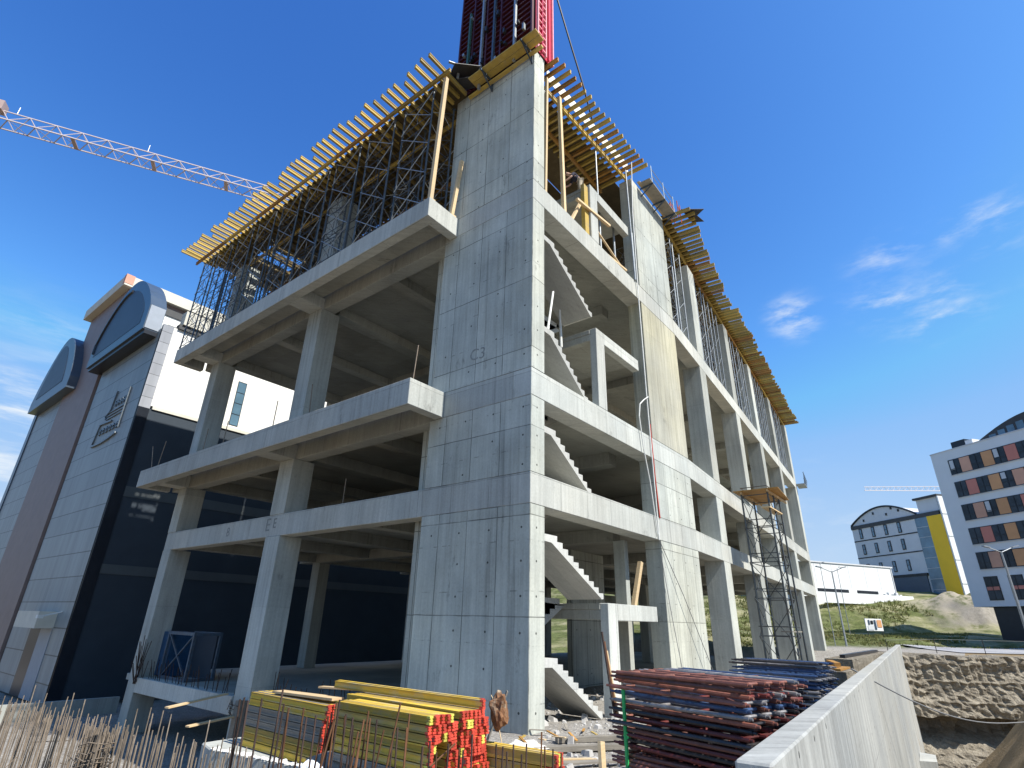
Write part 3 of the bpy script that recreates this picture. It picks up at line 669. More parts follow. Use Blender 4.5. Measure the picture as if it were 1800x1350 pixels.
# relief emblem on the tiled bay
m = M(); ex = XF - .04
def ep(a, b, w=.05):
    a = (a[0], 18.4 - (18.4 - a[1]) * .68); b = (b[0], 18.4 - (18.4 - b[1]) * .68)
    m.beam((ex, fy(a[0]), fz(a[1])), (ex, fy(b[0]), fz(b[1])), w, w * 1.4, (1, 0, 0))
ep((39.9, 18.6), (40.1, 16.2), .12); ep((37.0, 18.1), (37.0, 13.4), .12); ep((40.1, 16.2), (40.9, 15.7), .12); ep((40.9, 15.7), (40.6, 15.3), .12)
for i in range(4):
    a = 39.4 - i * .55; ep((a, 17.2), (a - .15, 16.5), .09); ep((a - .02, 17.2), (a - .35, 17.15), .09); ep((a - .1, 16.85), (a - .38, 16.8), .09); ep((a - .35, 17.15), (a - .45, 16.6), .08)
for zz in (16.0, 15.6, 15.2): ep((40.5, zz), (37.2, zz + .1), .07)
ep((41.5, 14.9), (39.0, 14.7), .14); ep((41.5, 14.9), (42.0, 12.6), .10)
for i in range(8):
    t0, t1 = i / 8, (i + 1) / 8; ep((42.0 - 4.9 * t0, 12.6 - .75 * math.sin(PI * t0 * .55 + .3) + .9 * t0), (42.0 - 4.9 * t1, 12.6 - .75 * math.sin(PI * t1 * .55 + .3) + .9 * t1), .14)
for i in range(6):
    a = 41.1 - i * .7; ep((a, 14.2), (a - .35, 13.9), .08); ep((a - .05, 13.5), (a - .4, 13.65), .08); ep((a, 14.2), (a - .05, 13.5), .07)
o = m.build('emblem', plain('emblem_metal', (.13, .15, .165), .3, 6, .4, .3), N); o['label'] = 'dark relief emblem on the tiled front'
# entrance
NP('doorway', M().box(XF - .01, XF + .02, fy(38.0), fy(41.8), -2.6, 1.9), BLACK); NP('door_leaf', M().box(XF - .03, XF - .011, fy(37.0), fy(39.4), -2.6, 1.5), SILV)
NP('canopy', M().box(XF - 1.0, XF, fy(37.0), fy(41.9), 1.5, 2.5), CREAM)
tag(M().tube((XF - 1.0, fy(36.2), 2.2), (XF, fy(36.2), 2.5), .05).box(XF - 1.25, XF - .95, fy(36.0), fy(36.4), 2.1, 2.3).build('wall_lamp', HOSE, N), None)
tag(M().box(-9, 2, 31.0, 31.25, -2.9, -1.95).build('boundary_wall', C_B), 'low pale boundary wall at the foot of the shade-toned side wall', 'wall')

# ------------------------------------------------------------------ ground
def lerp(pts, d):
    if d <= pts[0][0]: return pts[0][1]
    for (a, x), (b, y_) in zip(pts[:-1], pts[1:]):
        if d <= b: return x + (y_ - x) * (d - a) / (b - a)
    return pts[-1][1]
PROF = [(0, 0), (50, .3), (53, .6), (58, .8), (66, 1.0), (69, 1.75), (87.5, 2.3), (92.5, 5.2), (97, 7.0), (110, 9.5), (140, 11.5), (300, 14), (3000, 14)]
def sst(a, b, t): t = max(0, min(1, (t - a) / (b - a))); return t * t * (3 - 2 * t)
def wallY(x): return -7.36 + .0743 * (x + 6.9)
def H(x, y):
    d = (x + 12.67) * .781 + (y + 9.35) * .625
    nz = noise.noise((x * .35, y * .35, 0)) * .10 + noise.noise((x * 1.3, y * 1.3, 3)) * .05
    far = lerp(PROF, d) + (noise.noise((x * .08, y * .08, 9)) * .45 if d > 66 else 0)
    lt = (x + 12.67) * .625 - (y + 9.35) * .781
    far += 3.0 * sst(64, 72, lt) * math.exp(-((d - 91) / 5.5) ** 2) * (1 + noise.noise((x * .45, y * .45, 6)) * .5) if d > 60 else 0
    far += (noise.noise((x * .45, y * .45, 12)) * .22) if d > 67 else 0
    z = nz
    yT = -1.8 if x < -6.5 else (2.7 if x < -1.5 else (4.9 if x > -.3 else 2.7 + (x + 1.5) * 1.83))
    if x < -1.5 and x > -6.5: yT = -1.8 + (x + 6.5) * .9 if x < -5 else 2.0 + (x + 5) * .2
    low = sst(yT, yT + 1.0, y)
    lowf = -2.75 + nz
    if x > 57: lowf = lowf + (far - lowf) * sst(57, 64 if y < 24 else 105, x)
    if d > 60 and y > 26: lowf = lowf + (far * .25 - lowf) * sst(60, 120, d) * (1 - sst(57, 64 if y < 24 else 105, x))
    z = z * (1 - low) + lowf * low
    if x > 50: z = z + (far - z) * sst(50, 56, x) if y < 27 else z
    # pit in front of the retaining wall
    if x > -7.4 and y < wallY(x) - .1 and d < 53.6:
        fl = -8.5 + nz * 6
        yb = -8.6 - .06 * (x - 10)
        bank = -1.2 + (yb - y) * 1.1 + noise.noise((x * .5, y * .5, 5)) * .5
        bank = min(bank, 1.2 + nz * 3) if 6 < x < 27 else -99
        if x >= 19: bank -= (x - 19) * .9
        pit = max(fl, bank)
        pit = pit + (0 - pit) * sst(-14, -22, y) * (0 if x > 24 else 1)
        z = z + (pit - z) * (1 if x > -6.9 else sst(-7.4, -6.9, x))
    return z
def axis(segs):
    o = []
    for a, b, st in segs:
        n = max(1, round((b - a) / st)); o += [a + (b - a) * i / n for i in range(n)]
    return o + [segs[-1][1]]
xs = axis([(-2500, -300, 550), (-300, -40, 65), (-40, -16, 4), (-16, 30, .45), (30, 62, .8), (62, 125, 1.1), (125, 260, 9), (260, 3000, 300)])
ys = axis([(-2500, -300, 550), (-300, -60, 30), (-60, -26, 2), (-26, -14, .9), (-14, 8, .45), (8, 48, 1.2), (48, 120, 6), (120, 400, 40), (400, 3000, 400)])
vs = [(x, y, H(x, y)) for y in ys for x in xs]; nx = len(xs)
fs = [(j * nx + i, j * nx + i + 1, (j + 1) * nx + i + 1, (j + 1) * nx + i) for j in range(len(ys) - 1) for i in range(nx - 1)]
me = bpy.data.meshes.new('ground'); me.from_pydata(vs, [], fs); me.update()
for p in me.polygons: p.use_smooth = True
tag(link('ground', me, GROUND), kind='structure')
# road strip
def dl(d, l):  # point at distance d along view axis and l to the right
    return (-12.67 + .781 * d + .625 * l, -9.35 + .625 * d - .781 * l)
vs = []; fs = []
for i in range(31):
    l = 43.5 + i * 2.2
    for d in (57.6, 62, 66.4):
        x, y = dl(d, l); vs.append((x, y, H(x, y) + .07))
for i in range(30):
    for j in range(2): a = i * 3 + j; fs.append((a, a + 1, a + 4, a + 3))
me = bpy.data.meshes.new('road'); me.from_pydata(vs, [], fs); tag(link('road', me, ROADM), kind='structure')
# excavated cliff
vs = []; fs = []; NS, NTt = 230, 70
NTt += 2
for i in range(NS + 1):
    l = 33 + i * .23
    for j in range(NTt + 1):
        t = max(0, (j - 2) / (NTt - 2)); z = .75 - t * 10.3
        x, y = dl(51.6, l)
        band = (z + 4.3) / 5.0
        row_ = math.floor((z + 10) / 1.45); gx = l * 4.4 + z * .9 + row_ * .5 + noise.noise((l * .4, z * .4, 3)) * .8
        rid = (abs(math.sin(gx)) ** .6) * .20 * (1 if t < .44 else 0) * (1 if l < 50 else .3) + (.12 if (z + 10) % 1.45 < .25 else 0) * (t < .44)
        dd = (-.6 - .9 * t - rid) if t < .44 else (-.15 - (t - .44) * 1.4 + 2.3 * math.exp(-(t - .51) ** 2 / .006))
        dd += noise.noise((l * .25, z * .3, 1)) * 1.0 + abs(noise.noise((l * .9, z * 1.6, 7))) * .45 + noise.noise((l * 2.1, z * 2.6, 4)) * .10 + noise.noise((l * 6, z * 6, 8)) * .10
        dd -= max(0, (l - 52)) * .55
        if j < 2: dd += (2 - j) * 1.6
        vs.append((x + .781 * dd, y + .625 * dd, z + noise.noise((l * .8, 0, 2)) * .35 * (1 - t)))
for i in range(NS):
    for j in range(NTt): a = i * (NTt + 1) + j; fs.append((a, a + 1, a + NTt + 2, a + NTt + 1))
me = bpy.data.meshes.new('cliff'); me.from_pydata(vs, [], fs)
tag(link('cliff', me, ROCK), kind='structure')

# retaining wall of the pit
a = (-6.9, -7.36); b = (49.9, -3.14); ux, uy = .9973, .0741
tag(M().prism([a, b, (b[0] + .31 * uy, b[1] - .31 * ux), (a[0] + .31 * uy, a[1] - .31 * ux)], -9.5, 1.5).build('retaining_wall', C_R, None, True, .02), 'long bare concrete retaining wall along the edge of the pit', 'retaining wall')
tag(M().prism([(30.5, -4.9), (33.5, -4.7), (33.2, -5.5), (30.9, -5.7)], -4.6, -4.1).build('concrete_ledge', C_R), 'broken concrete ledge sticking out below the end of the retaining wall', 'ledge')

# ------------------------------------------------------------------ stacked yellow beams in front
def stack_beam(L):
    t = thing('timber_beam', 'x', 'timber beam')
    M().box(-.042, .042, 0, L, 0, .036).build('flange', None, t, False); M().box(-.042, .042, 0, L, .14, .176).build('flange', None, t, False)
    M().box(-.031, .031, 0, L, .036, .14).build('web', None, t, False)
    cap = M()
    cap.box(-.043, .043, -.03, .05, -.004, .045).box(-.043, .043, -.03, .05, .132, .180).box(-.018, .018, -.03, .05, .045, .132); cap.tube((0, -.035, .088), (0, .02, .088), .034, 10)
    cap.build('end_cap', None, t, False)
    return t
def setmat(r, wood_m, cap_m):
    for c in r.children:
        c.data = bpy.data.meshes[c.data.name]
        if not c.material_slots: c.data.materials.append(wood_m)
        c.material_slots[0].link = 'OBJECT'; c.material_slots[0].material = cap_m if c.name.startswith('end_cap') else wood_m
def mkstack(L, cells, label, group, caps, zs_=1):
    p = None
    for (x, y, z, rz) in cells:
        if p is None: p = stack_beam(L); r = p
        else: r = dup(p)
        r.location = (x, y, z); r.scale = (1, 1, zs_); r.rotation_euler = (0, 0, rz); r['label'] = label; r['group'] = group
        c = random.random(); setmat(r, W_YB if zs_ == .8 else random.choice((W_YB, W_YB, W_YB, W_Y, W_G)), CAPR if c > caps else CAPY)
cells = [(-4.76 + i * .092, -1.40 + rnd(-.06, .06), .02 + j * .145, rnd(-.006, .006)) for j in range(7) for i in range(8) if not (j == 6 and i > 5) and (i in (0, 1, 6, 7) or j > 3)]
mkstack(2.7, cells, 'worn yellow timber beam with red end cap in the front stack', 'beams of the front yellow stack', .2, .72)
cells = [(-3.93 + i * .092, -1.42 + rnd(-.06, .06), .02 + j * .145, rnd(-.006, .006)) for j in range(7) for i in range(8) if i < 7 or j < 6]
mkstack(3.5, cells, 'yellow timber beam with bright red end cap in the stack nearest the pillar', 'beams of the stack nearest the pillar', .18, .72)
mkstack(4.6, [(-3.5, -1.5, 1.04, .012), (-3.35, -1.35, 1.04, .004)], 'loose yellow timber beam lying on top of the stack nearest the pillar', 'beams lying on top of the stack', 0, .8)
cells = [(-4.03 + i * .095, 2.65 + rnd(-.07, .07), -.44 + j * .15, -.015 + rnd(-.008, .008)) for j in range(8) for i in range(6) if i in (0, 1, 5) or j > 5]
mkstack(3.4, cells, 'yellow timber beam in the left stack on the concrete block', 'beams of the left yellow stack', 0, .75)
mkstack(2.2, [(-3.0 + i * .12, -2.75 + rnd(-.1, .1), .02 + j * .2, .1) for j in range(2) for i in range(3)], 'short yellow timber beam in the low pile at the foot of the pillar', 'beams of the low pile', .2)
tag(M().prism([(-4.72, 6.15), (-4.1, 2.55), (-1.6, 2.8), (-2.2, 7.2), (-4.5, 7.1)], -2.9, -.46).build('concrete_block', C_B, None, True, .03), 'concrete footing block under the left stack of yellow beams', 'footing')
m = M()
for i in range(34):
    t = i / 33; m.beam((-4.72 + .62 * t, 6.15 - 3.6 * t, -.455), (-4.62 + .62 * t + rnd(-.04, .14), 6.1 - 3.6 * t + rnd(-.08, .08), -.45 + rnd(0, .03)), rnd(.06, .16), rnd(.015, .03))
tag(m.build('mortar_crust', plain('white_mortar', (.75, .74, .70), .1, 6, .9)), 'white mortar crust along the top edge of the footing block', 'mortar')
def plank(a, b, w, h, mat, label): return tag(M().beam(a, b, w, h).build('plank', mat), label, 'plank')
plank((-3.75, 5.2, .80), (-3.7, 2.75, .84), .34, .05, W_P, 'pale plank on top of the left yellow stack')
plank((-3.4, 3.9, .98), (-3.2, 1.3, 1.06), .18, .04, W_P, 'narrow pale plank bridging the two yellow stacks')
plank((-2.6, 14.0, -.5), (-.2, 14.6, -.28), .2, .05, W_P, 'bleached plank jutting out past the cut edge beam')
plank((-2.2, 13.0, -1.0), (-.1, 13.5, -.9), .2, .05, W_P, 'splintered plank under the cut edge beam')
plank((-.4, 13.2, -2.7), (-.2, 13.4, -.4), .3, .3, W_G, 'grey timber post under the cut edge beam')
plank((-1.9, -.75, .05), (.9, -2.9, .09), .22, .10, W_G, 'grey timber sleeper nearer the yellow beams on the rubble')
plank((-.1, -.9, .05), (1.6, -2.3, .10), .22, .10, W_G, 'grey timber sleeper next to the red frame stack')
plank((-2.7, -1.4, .08), (-1.2, -2.6, .06), .14, .03, W_P, 'thin pale board on the rubble near the low pile')
plank((-2.3, -2.4, .12), (-.8, -3.2, .07), .2, .03, W_G, 'weathered board lying across the rubble path')
plank((-1.35, .2, .02), (-1.05, -.15, 1.06), .36, .03, W_G, 'dark board leaning against the shaded side of the pillar')
tag(M().path([(-1.5, -.4, .02), (-1.45, -.2, .5), (-1.42, -.1, .82), (-1.5, -.02, 1.0)], .012).build('bent_wire', W_P), 'bent pale lath standing beside the leaning board', 'lath')
plank((-4.9, -4.9, -.1), (-4.7, -4.75, 1.05), .12, .05, W_P, 'white timber stake in front of the red frame stack')
# torn sack / rags at the end of the stack, bag on the rubble
def lump(name, loc, s, mat, label, cat, seed, sub=3):
    import bmesh
    bm = bmesh.new(); bmesh.ops.create_icosphere(bm, subdivisions=sub, radius=1)
    for v in bm.verts:
        n = noise.noise((v.co * 1.6 + Vector((seed, 0, 0)))) * .45 + noise.noise((v.co * 4 + Vector((0, seed, 0)))) * .22
        v.co *= 1 + n; v.co.x *= s[0]; v.co.y *= s[1]; v.co.z *= s[2]
    me = bpy.data.meshes.new(name); bm.to_mesh(me); bm.free()
    o = link(name, me, mat); o.location = loc; return tag(o, label, cat)
lump('rag_bundle', (-2.95, -1.45, .95), (.16, .2, .30), plain('brown_rag', (.20, .10, .05), .5, 12, .9, 0, 0, .2, (.5, .42, .3), .8), 'brown tangled rag hanging on the end of the stack', 'rag', 3)
lump('plastic_bag', (-5.3, 1.2, -.15), (.28, .24, .2), plain('white_plastic', (.6, .63, .68), .1, 6, .4), 'white plastic bag between the two yellow stacks', 'bag', 8)
lump('plastic_sheet', (-3.7, -3.35, .12), (.45, .35, .14), bpy.data.materials['white_plastic'], 'crumpled translucent plastic sheet on the rubble', 'plastic', 5)
lump('sand_heap', (-1.4, -.9, .0), (.6, .5, .16), plain('pale_sand', (.55, .52, .47), .1, 9, .95), 'small pale sand heap at the pillar foot', 'sand heap', 6)
# rubble stones as one scattered mass
m = M()
for i in range(1500):
    x = rnd(-4, 12); y = rnd(-6.3, 4.2)
    if x < .9 and y > -.15: continue
    if x < -2.9 and y > -1.6: continue
    s = abs(random.gauss(0, .035)) + .015
    if abs(y - .25) < .35 and .7 < x < 9: s *= 1.6
    c = Vector((x, y, H(x, y) + s * .4)); q = [Vector((rnd(.5, 1), rnd(-.4, .4), rnd(-.3, .3))), Vector((rnd(-.4, .4), rnd(.5, 1), rnd(-.3, .3))), Vector((0, 0, rnd(.4, .8)))]
    m.hexa([c + s * (q[0] * a_ + q[1] * b_ + q[2] * c_) for a_, b_, c_ in ((-1, -1, -1), (1, -1, -1), (1, 1, -1), (-1, 1, -1), (-.7, -.7, 1), (.7, -.7, 1), (.7, .7, 1), (-.7, .7, 1))])
tag(m.build('rubble', plain('rubble_stone', (.40, .385, .36), .25, 5, .95, 0, 0, .2)), kind='stuff')
for i in range(14):
    x, y = rnd(-1.5, 1.2), rnd(-1.6, -.4); a = rnd(0, PI); L = rnd(.2, .55)
    tag(M().beam((x, y, .06 + rnd(0, .08)), (x + L * math.cos(a), y + L * math.sin(a), .1 + rnd(0, .12)), .06, .02).build('wood_scrap', random.choice((W_P, W_Y, W_O, W_G))), 'broken wood scrap on the rubble in front of the pillar', 'wood scrap', 'wood scraps on the rubble')

# ------------------------------------------------------------------ rebars
RB = {}
def rebar(p, L, tilt, mat, r, label, group):
    key = (mat.name, r)
    if key not in RB: RB[key] = M().tube((0, 0, 0), (0, 0, 1), r, 6).mesh('rebar'); RB[key].materials.append(mat)
    o = bpy.data.objects.new('rebar', RB[key]); COL.objects.link(o); o.location = p; o.scale = (1, 1, L); o.rotation_euler = tilt
    return tag(o, label, 'rebar', group)
n = 44
for i in range(n):
    t = i / (n - 1); x = -9.05 + 2.3 * t; y = -2.75 - 2.65 * t; zt = 1.72 - .30 * min(1, t * 1.6) + rnd(-.05, .05) - (.12 if t > .55 else 0)
    if .74 < t < .78: continue
    rebar((x + rnd(-.05, .05), y + rnd(-.05, .05), -.1), zt + .1 + (.12 if i % 9 == 4 else 0), (rnd(-.035, .035), rnd(-.035, .035), 0), random.choice((RUST, RUSTD, RUSTD, RUSTD)), .010, 'thin dark rebar standing upright in front of the yellow beam stacks', 'rebars in front of the yellow stacks')
for i in range(10):
    x, y = -8.75 + rnd(0, .9), -3.1 - rnd(0, .9)
    rebar((x, y, -.1), rnd(1.5, 1.85), (rnd(-.16, .16), rnd(-.16, .16), 0), RUST, .010, 'rust brown leaning rebar in front of the left yellow stack', 'leaning rebars at the left stack')
for zz in (.55, .95):
    o = tag(M().tube((-8.7, -3.2, zz), (-7.3, -4.85, zz - .05), .009).build('rebar', RUSTD), 'horizontal tie bar of the rebar mesh, ' + ('upper one' if zz > .7 else 'lower one'), 'rebar')
tag(M().tube((-8.2, -3.9, .55), (-7.45, -4.5, 1.33), .010).build('rebar', RUST), 'diagonal rusty bar crossing in front of the yellow beams', 'rebar')
for row in range(3):
    for i in range(64):
        t = i / 63; x = -8.75 + .95 * t + row * .22; y = 8.6 - 9.3 * t
        zt = .68 + rnd(-.14, .10) + (.35 if random.random() < .05 else 0)
        rebar((x + rnd(-.05, .05), y + rnd(-.05, .05), -1.7), zt + 1.7, (rnd(-.03, .03), rnd(-.03, .03), 0), RUSTL, .0095, 'pale weathered starter bar in the long row beside the pit', 'starter bars in the long row')
cg = M()
for i in range(60):
    a = rnd(0, 2 * PI); r1, r2 = rnd(.05, .24), rnd(.12, .42); cg.tube((-8.15 + .05 + r2 * math.cos(a), 3.55 + r2 * math.sin(a), -1.7), (-8.05 + r1 * math.cos(a + .4), 3.75 + r1 * math.sin(a + .4), .52 + rnd(-.25, .2)), .012, 5)
for i in range(14):
    zz = -1.0 + i * .11; cg.path([(-8.1 + .3 * math.cos(t), 3.65 + .3 * math.sin(t), zz + rnd(-.05, .05)) for t in [k * PI / 4 for k in range(9)]], .009, 4)
tag(cg.build('rebar_cage', RUSTL), 'straw coloured tied rebar bundle rising out of the bar row', 'rebar cage')
for i in range(26):
    x, y, z = -8.6 + rnd(0, 1.0), rnd(-.2, 7.5), rnd(-.9, .1); a = rnd(0, PI)
    tag(M().tube((x, y, z), (x + rnd(-.5, .5), y + rnd(-1, 1), z + rnd(-.3, .3)), .009, 5).build('tie_bar', RUSTL), 'loose thin tie bar lying through the row of starter bars', 'rebar', 'loose tie bars in the row')
# bars sprouting from the ground floor edge
for i in range(34):
    y = 14.6 + i * .28; rebar((.15 + rnd(-.1, .1), y, FL - .04), rnd(.5, .95), (rnd(-.15, .15), rnd(-.25, .1), 0), RUSTD, .014, 'dark bar sprouting from the ground floor edge beam', 'bars along the ground floor edge')
for i in range(12):
    rebar((-.05 + rnd(-.1, .1), 24.1 + rnd(-.15, .1), FL - .3), rnd(1.0, 2.2), (rnd(.05, .5), rnd(-.45, -.05), 0), RUSTD, .016, 'dark bar fanning out at the foot of the outermost left column', 'bars fanning at the left column')
for i in range(30):
    y = 6.2 + i * .27; rebar((.5 + rnd(-.2, .5), y, FL - .02), rnd(.35, 1.0), (rnd(-.3, .3), rnd(-.25, .25), 0), random.choice((RUSTD, RUST)), .013, 'bar sprouting from the floor between the pillar and the first column', 'bars behind the yellow stacks')
for i in range(7):
    tag(M().tube((-.02, 14.55, -.5 - i * .07), (-.25 - rnd(0, .4), 13.6 - rnd(0, .5), -.5 - i * .08 + rnd(-.1, .1)), .014, 5).build('rebar', RUSTD), 'bent bar poking out of the cut end of the edge beam', 'rebar', 'bars at the cut beam end')
for x, y, z, L, tl in ((-1.4, 13.0, L3t, 1.35, (0, 0)), (-1.4, 10.2, L3t, 1.5, (-.12, 0)), (-1.45, 3.95, L3t, 1.35, (.05, .02)), (-1.4, 17.5, L3t, 1.3, (0, 0)), (-1.4, 19.6, L3t, 1.3, (0, 0)), (-1.5, 24.8, L3t, 1.5, (.15, 0)), (-1.5, 25.6, L3t, 1.7, (-.5, 0)), (.3, 9.5, L2t, 1.1, (0, 0))):
    rebar((x, y, z - .02), L, (*tl, 0), RUSTL, .02, 'single bar standing on the %s slab edge, %.0f m from the pillar' % ('third' if z == L3t else 'second', y), 'bars standing on the slab edges')

# ------------------------------------------------------------------ stacks of painted shoring frames
def frame_proto():
    t = thing('steel_trestle', 'x', 'shoring frame')
    po = M().tube((0, 0, 0), (0, 2.34, 0), .032, 8).tube((0, -.05, 0), (0, .05, 0), .019, 8).tube((0, 2.3, 0), (0, 2.45, 0), .019, 8).mesh('post')
    for x in (0, .42, .8, 1.2):
        o = link('post', po, P_RED, t, False); o.location = (x, 0, 0)
    rg = M().tube((.02, 0, 0), (1.18, 0, 0), .021, 7).mesh('rung')
    for y in (.12, .8, 1.5, 2.2):
        o = link('rung', rg, P_RED, t, False); o.location = (0, y, 0)
    M().tube((.02, .12, 0), (.6, .78, 0), .016, 6).tube((1.18, .12, 0), (.6, .78, 0), .016, 6).build('brace', P_RED, t, False)
    return t
fp = frame_proto()
def place_frame(loc, rz, mat, label, group, first=[True]):
    r = fp if first[0] else dup(fp); first[0] = False
    r.location = loc; r.rotation_euler = (rnd(-.012, .012), rnd(-.01, .01), rz)
    r['label'] = label; r['group'] = group
    for c in r.children:
        c.material_slots[0].link = 'OBJECT'; c.material_slots[0].material = mat if random.random() < .6 else random.choice((P_BLU, P_BLU, P_GRY, P_BLK) if loc[0] > 2 else (P_BLK, P_RED, P_GRY, P_RED, P_BRN, P_BRN))
top = (P_BRN, P_BRN, P_RED, P_BRN, P_BLU, P_GRY, P_BRN, P_BLK, P_RED, P_BLK, P_BRN, P_RED, P_BLK, P_RED, P_BRN, P_BLK, P_RED, P_BRN, P_BLK, P_RED)
for i in range(24):
    z = 1.87 - i * .079
    place_frame((-4.20 + rnd(-.05, .05), -6.72 + rnd(-.05, .06), z), -.24 + rnd(-.025, .025), top[i % 20], '%s painted steel shoring frame in the red stack by the retaining wall' % {'frame_brown_paint': 'brown red', 'frame_red_paint': 'dark red', 'frame_blue_paint': 'dark blue', 'frame_black_paint': 'black', 'frame_grey_steel': 'bare grey'}[top[i % 20].name], 'shoring frames in the near stack')
for i in range(20):
    z = 1.80 - i * .09; mt = random.choice((P_RED, P_BRN, P_BLK, P_RED)) if i else P_BLU
    place_frame((-2.85 + rnd(-.06, .06), -6.62 + rnd(-.08, .08), z), -.2 + rnd(-.04, .04), mt, 'painted shoring frame in the rear half of the red stack', 'shoring frames in the rear half of the near stack')
for i in range(17):
    z = 1.68 - i * .1; mt = P_BLU if i % 3 != 1 else P_GRY
    place_frame((5.95 + rnd(-.05, .05), -5.5 + rnd(-.06, .06), z), -.1 + rnd(-.03, .03), mt, '%s steel shoring frame in the far blue stack' % ('blue' if mt is P_BLU else 'grey'), 'shoring frames in the far stack')
for i in range(14):
    place_frame((7.4 + rnd(-.05, .05), -5.3 + rnd(-.06, .06), 1.50 - i * .11), -.12 + rnd(-.03, .03), P_BLU if i % 2 else P_GRY, 'shoring frame at the back of the far blue stack', 'shoring frames at the back of the far stack')
tag(M().tube((-3.75, -4.65, -.05), (-3.72, -4.62, 1.65), .03, 8).tube((-3.75, -4.65, .5), (-3.6, -4.65, .5), .05, 8).tube((-3.75, -4.65, 1.0), (-3.6, -4.65, 1.0), .05, 8).build('green_post', GREEN), 'bright green steel post at the left end of the red frame stack', 'post')
for i, (mt, dx) in enumerate(((RUSTD, 0), (RUST, .15), (W_P, .3))):
    tag(M().tube((-3.45 + dx * .4, -4.3, 1.2), (-3.5 + dx * .5, -4.15, 2.45 - dx), .02, 6).build('loose_pole', mt), 'thin %s pole leaning behind the red frame stack' % ('dark', 'rusty', 'pale')[i], 'pole')
tag(M().box(10.5, 12.4, -5.3, -4.6, 1.3, 1.36).beam((11.3, -5.1, 1.45), (12.1, -4.7, 1.5), .2, .12).build('timber_offcut', W_O), 'orange timber offcuts beside the far blue stack', 'offcut')
tag(M().box(16, 26, -4.6, -4.4, 1.5, 1.62).build('steel_beam', P_BLK), 'black steel beam lying near the far end of the yard', 'steel beam')
tag(M().box(10.2, 12.6, -5.5, -4.4, .0, 1.29).build('spoil_heap', ROCK), 'earth heap under the orange offcuts', 'heap'); tag(M().box(15, 27, -5.0, -4.0, 0, 1.49).build('spoil_heap', ROCK), 'long earth bank under the black steel beam', 'heap')

# ------------------------------------------------------------------ scaffold tower with plywood platform
ST = thing('scaffold_tower', 'dark narrow scaffold tower with a plywood platform on top in front of the columns', 'scaffold', (21, -1.1, 0))
x0, x1, ya, yb = 19.7, 22.1, -1.75, -.35
for x, y in ((x0, ya), (x1, ya), (x1, yb), (x0, yb), ((x0 + x1) / 2, ya)): M().tube((x - .3, y - .15, 0), (x, y, 9.5), .05, 6).build('leg', STEEL, ST)
for i in range(6):
    z = .4 + i * 1.8; sh = -.3 * (1 - z / 9.5)
    m = M()
    for zz in (z, z + .45):
        for y in (ya, yb): m.tube((x0 + sh, y, zz), (x1 + sh, y, zz), .026, 5)
        for x in (x0, x1): m.tube((x + sh, ya, zz), (x + sh, yb, zz), .026, 5)
    m.build('ledger', STEEL, ST)
    if i < 5:
        for y in (ya, yb): M().tube((x0 + sh, y, z), (x1 + sh, y, z + 1.8), .02, 5).tube((x1 + sh, y + .02, z), (x0 + sh, y + .02, z + 1.8), .02, 5).build('cross_brace', STEEL, ST)
        M().tube((x0 + sh, ya, z), (x0 + sh, yb, z + 1.8), .02, 5).build('cross_brace', STEEL, ST); M().tube((x1 + sh, yb, z), (x1 + sh, ya, z + 1.8), .02, 5).build('cross_brace', STEEL, ST)
for z in (2.4, 8.6): M().box(x0 - .3, x1 - .1, ya - .1, ya + .35, z, z + .06).build('plank', W_P if z > 5 else W_G, ST)
M().prism([(19.35, .0), (19.4, -2.4), (21.6, -2.2), (21.55, .02)], 9.62, 9.65).build('platform_board', PLYO, ST); M().prism([(21.58, .02), (21.63, -2.2), (23.5, -2.0), (24.1, .2)], 9.66, 9.69).build('platform_board', PLYO, ST)
for y in (-1.8, -.4): M().beam((19.5, y, 9.55), (23.6, y, 9.55), .08, .12).build('platform_bearer', W_P, ST)

# far end bracket with wire mesh on the last column
BK = thing('edge_bracket', 'small mesh guarded bracket platform at the far corner column', 'platform', T2(42.6, -.3, L4t - 4.5))
zz = 17.4
p = lambda s, y, z: T2(s, y, z)
M().box(42.0, 44.2, -.9, -.02, zz, zz + .12, T2).build('platform_board', GALV, BK)
m = M()
for i in range(7): m.tube(p(42.2 + i * .32, -.85, zz), p(42.3 + i * .36, -.95, zz + 1.5 - .12 * i), .02, 4)
m.tube(p(42.2, -.85, zz + .7), p(44.2, -.9, zz + .6), .02, 4).tube(p(42.2, -.9, zz + 1.4), p(44.3, -.95, zz + .8), .02, 4); m.build('guard_mesh', STEELB, BK)

# hoses, wires and cables
def line(pts, r, mat, name, label, cat): return tag(M().path(pts, r, 6).build(name, mat), label, cat)
line([(8.1, -.45, 25.0), (8.3, -.2, 22), (8.45, -.08, 17), (8.5, -.06, 12), (8.55, -.06, 9), (8.62, -.05, 5.7)], .03, HOSE, 'hose', 'white hose hanging down along the edge of the second concrete wall', 'hose')
line([(8.6, -.08, 11.85), (8.1, -.1, 11.55), (7.65, -.1, 11.2), (7.5, -.1, 10.6), (7.7, -.1, 9.2), (8.1, -.08, 8.0), (8.5, -.06, 5.9)], .028, HOSE, 'hose', 'looped white hose end hanging off the long hose', 'hose')
line([(8.66, -.04, 10.6), (8.75, -.03, 8.3), (8.9, -.03, 6.6)], .03, plain('red_hose', (.5, .06, .04), .1, 4, .5), 'hose', 'short red hose beside the white hose', 'hose')
line([(8.67, -.03, 5.7), (10.2, -.2, 3.7), (12.76, -.3, .4)], .016, WIREG, 'wire', 'grey wire slanting across the lower part of the second wall', 'wire')
line([(8.7, -.03, 5.2), (9.1, -.1, 2.9), (9.6, -.2, .4)], .014, WIREG, 'wire', 'thin grey wire hanging almost straight on the second wall', 'wire')
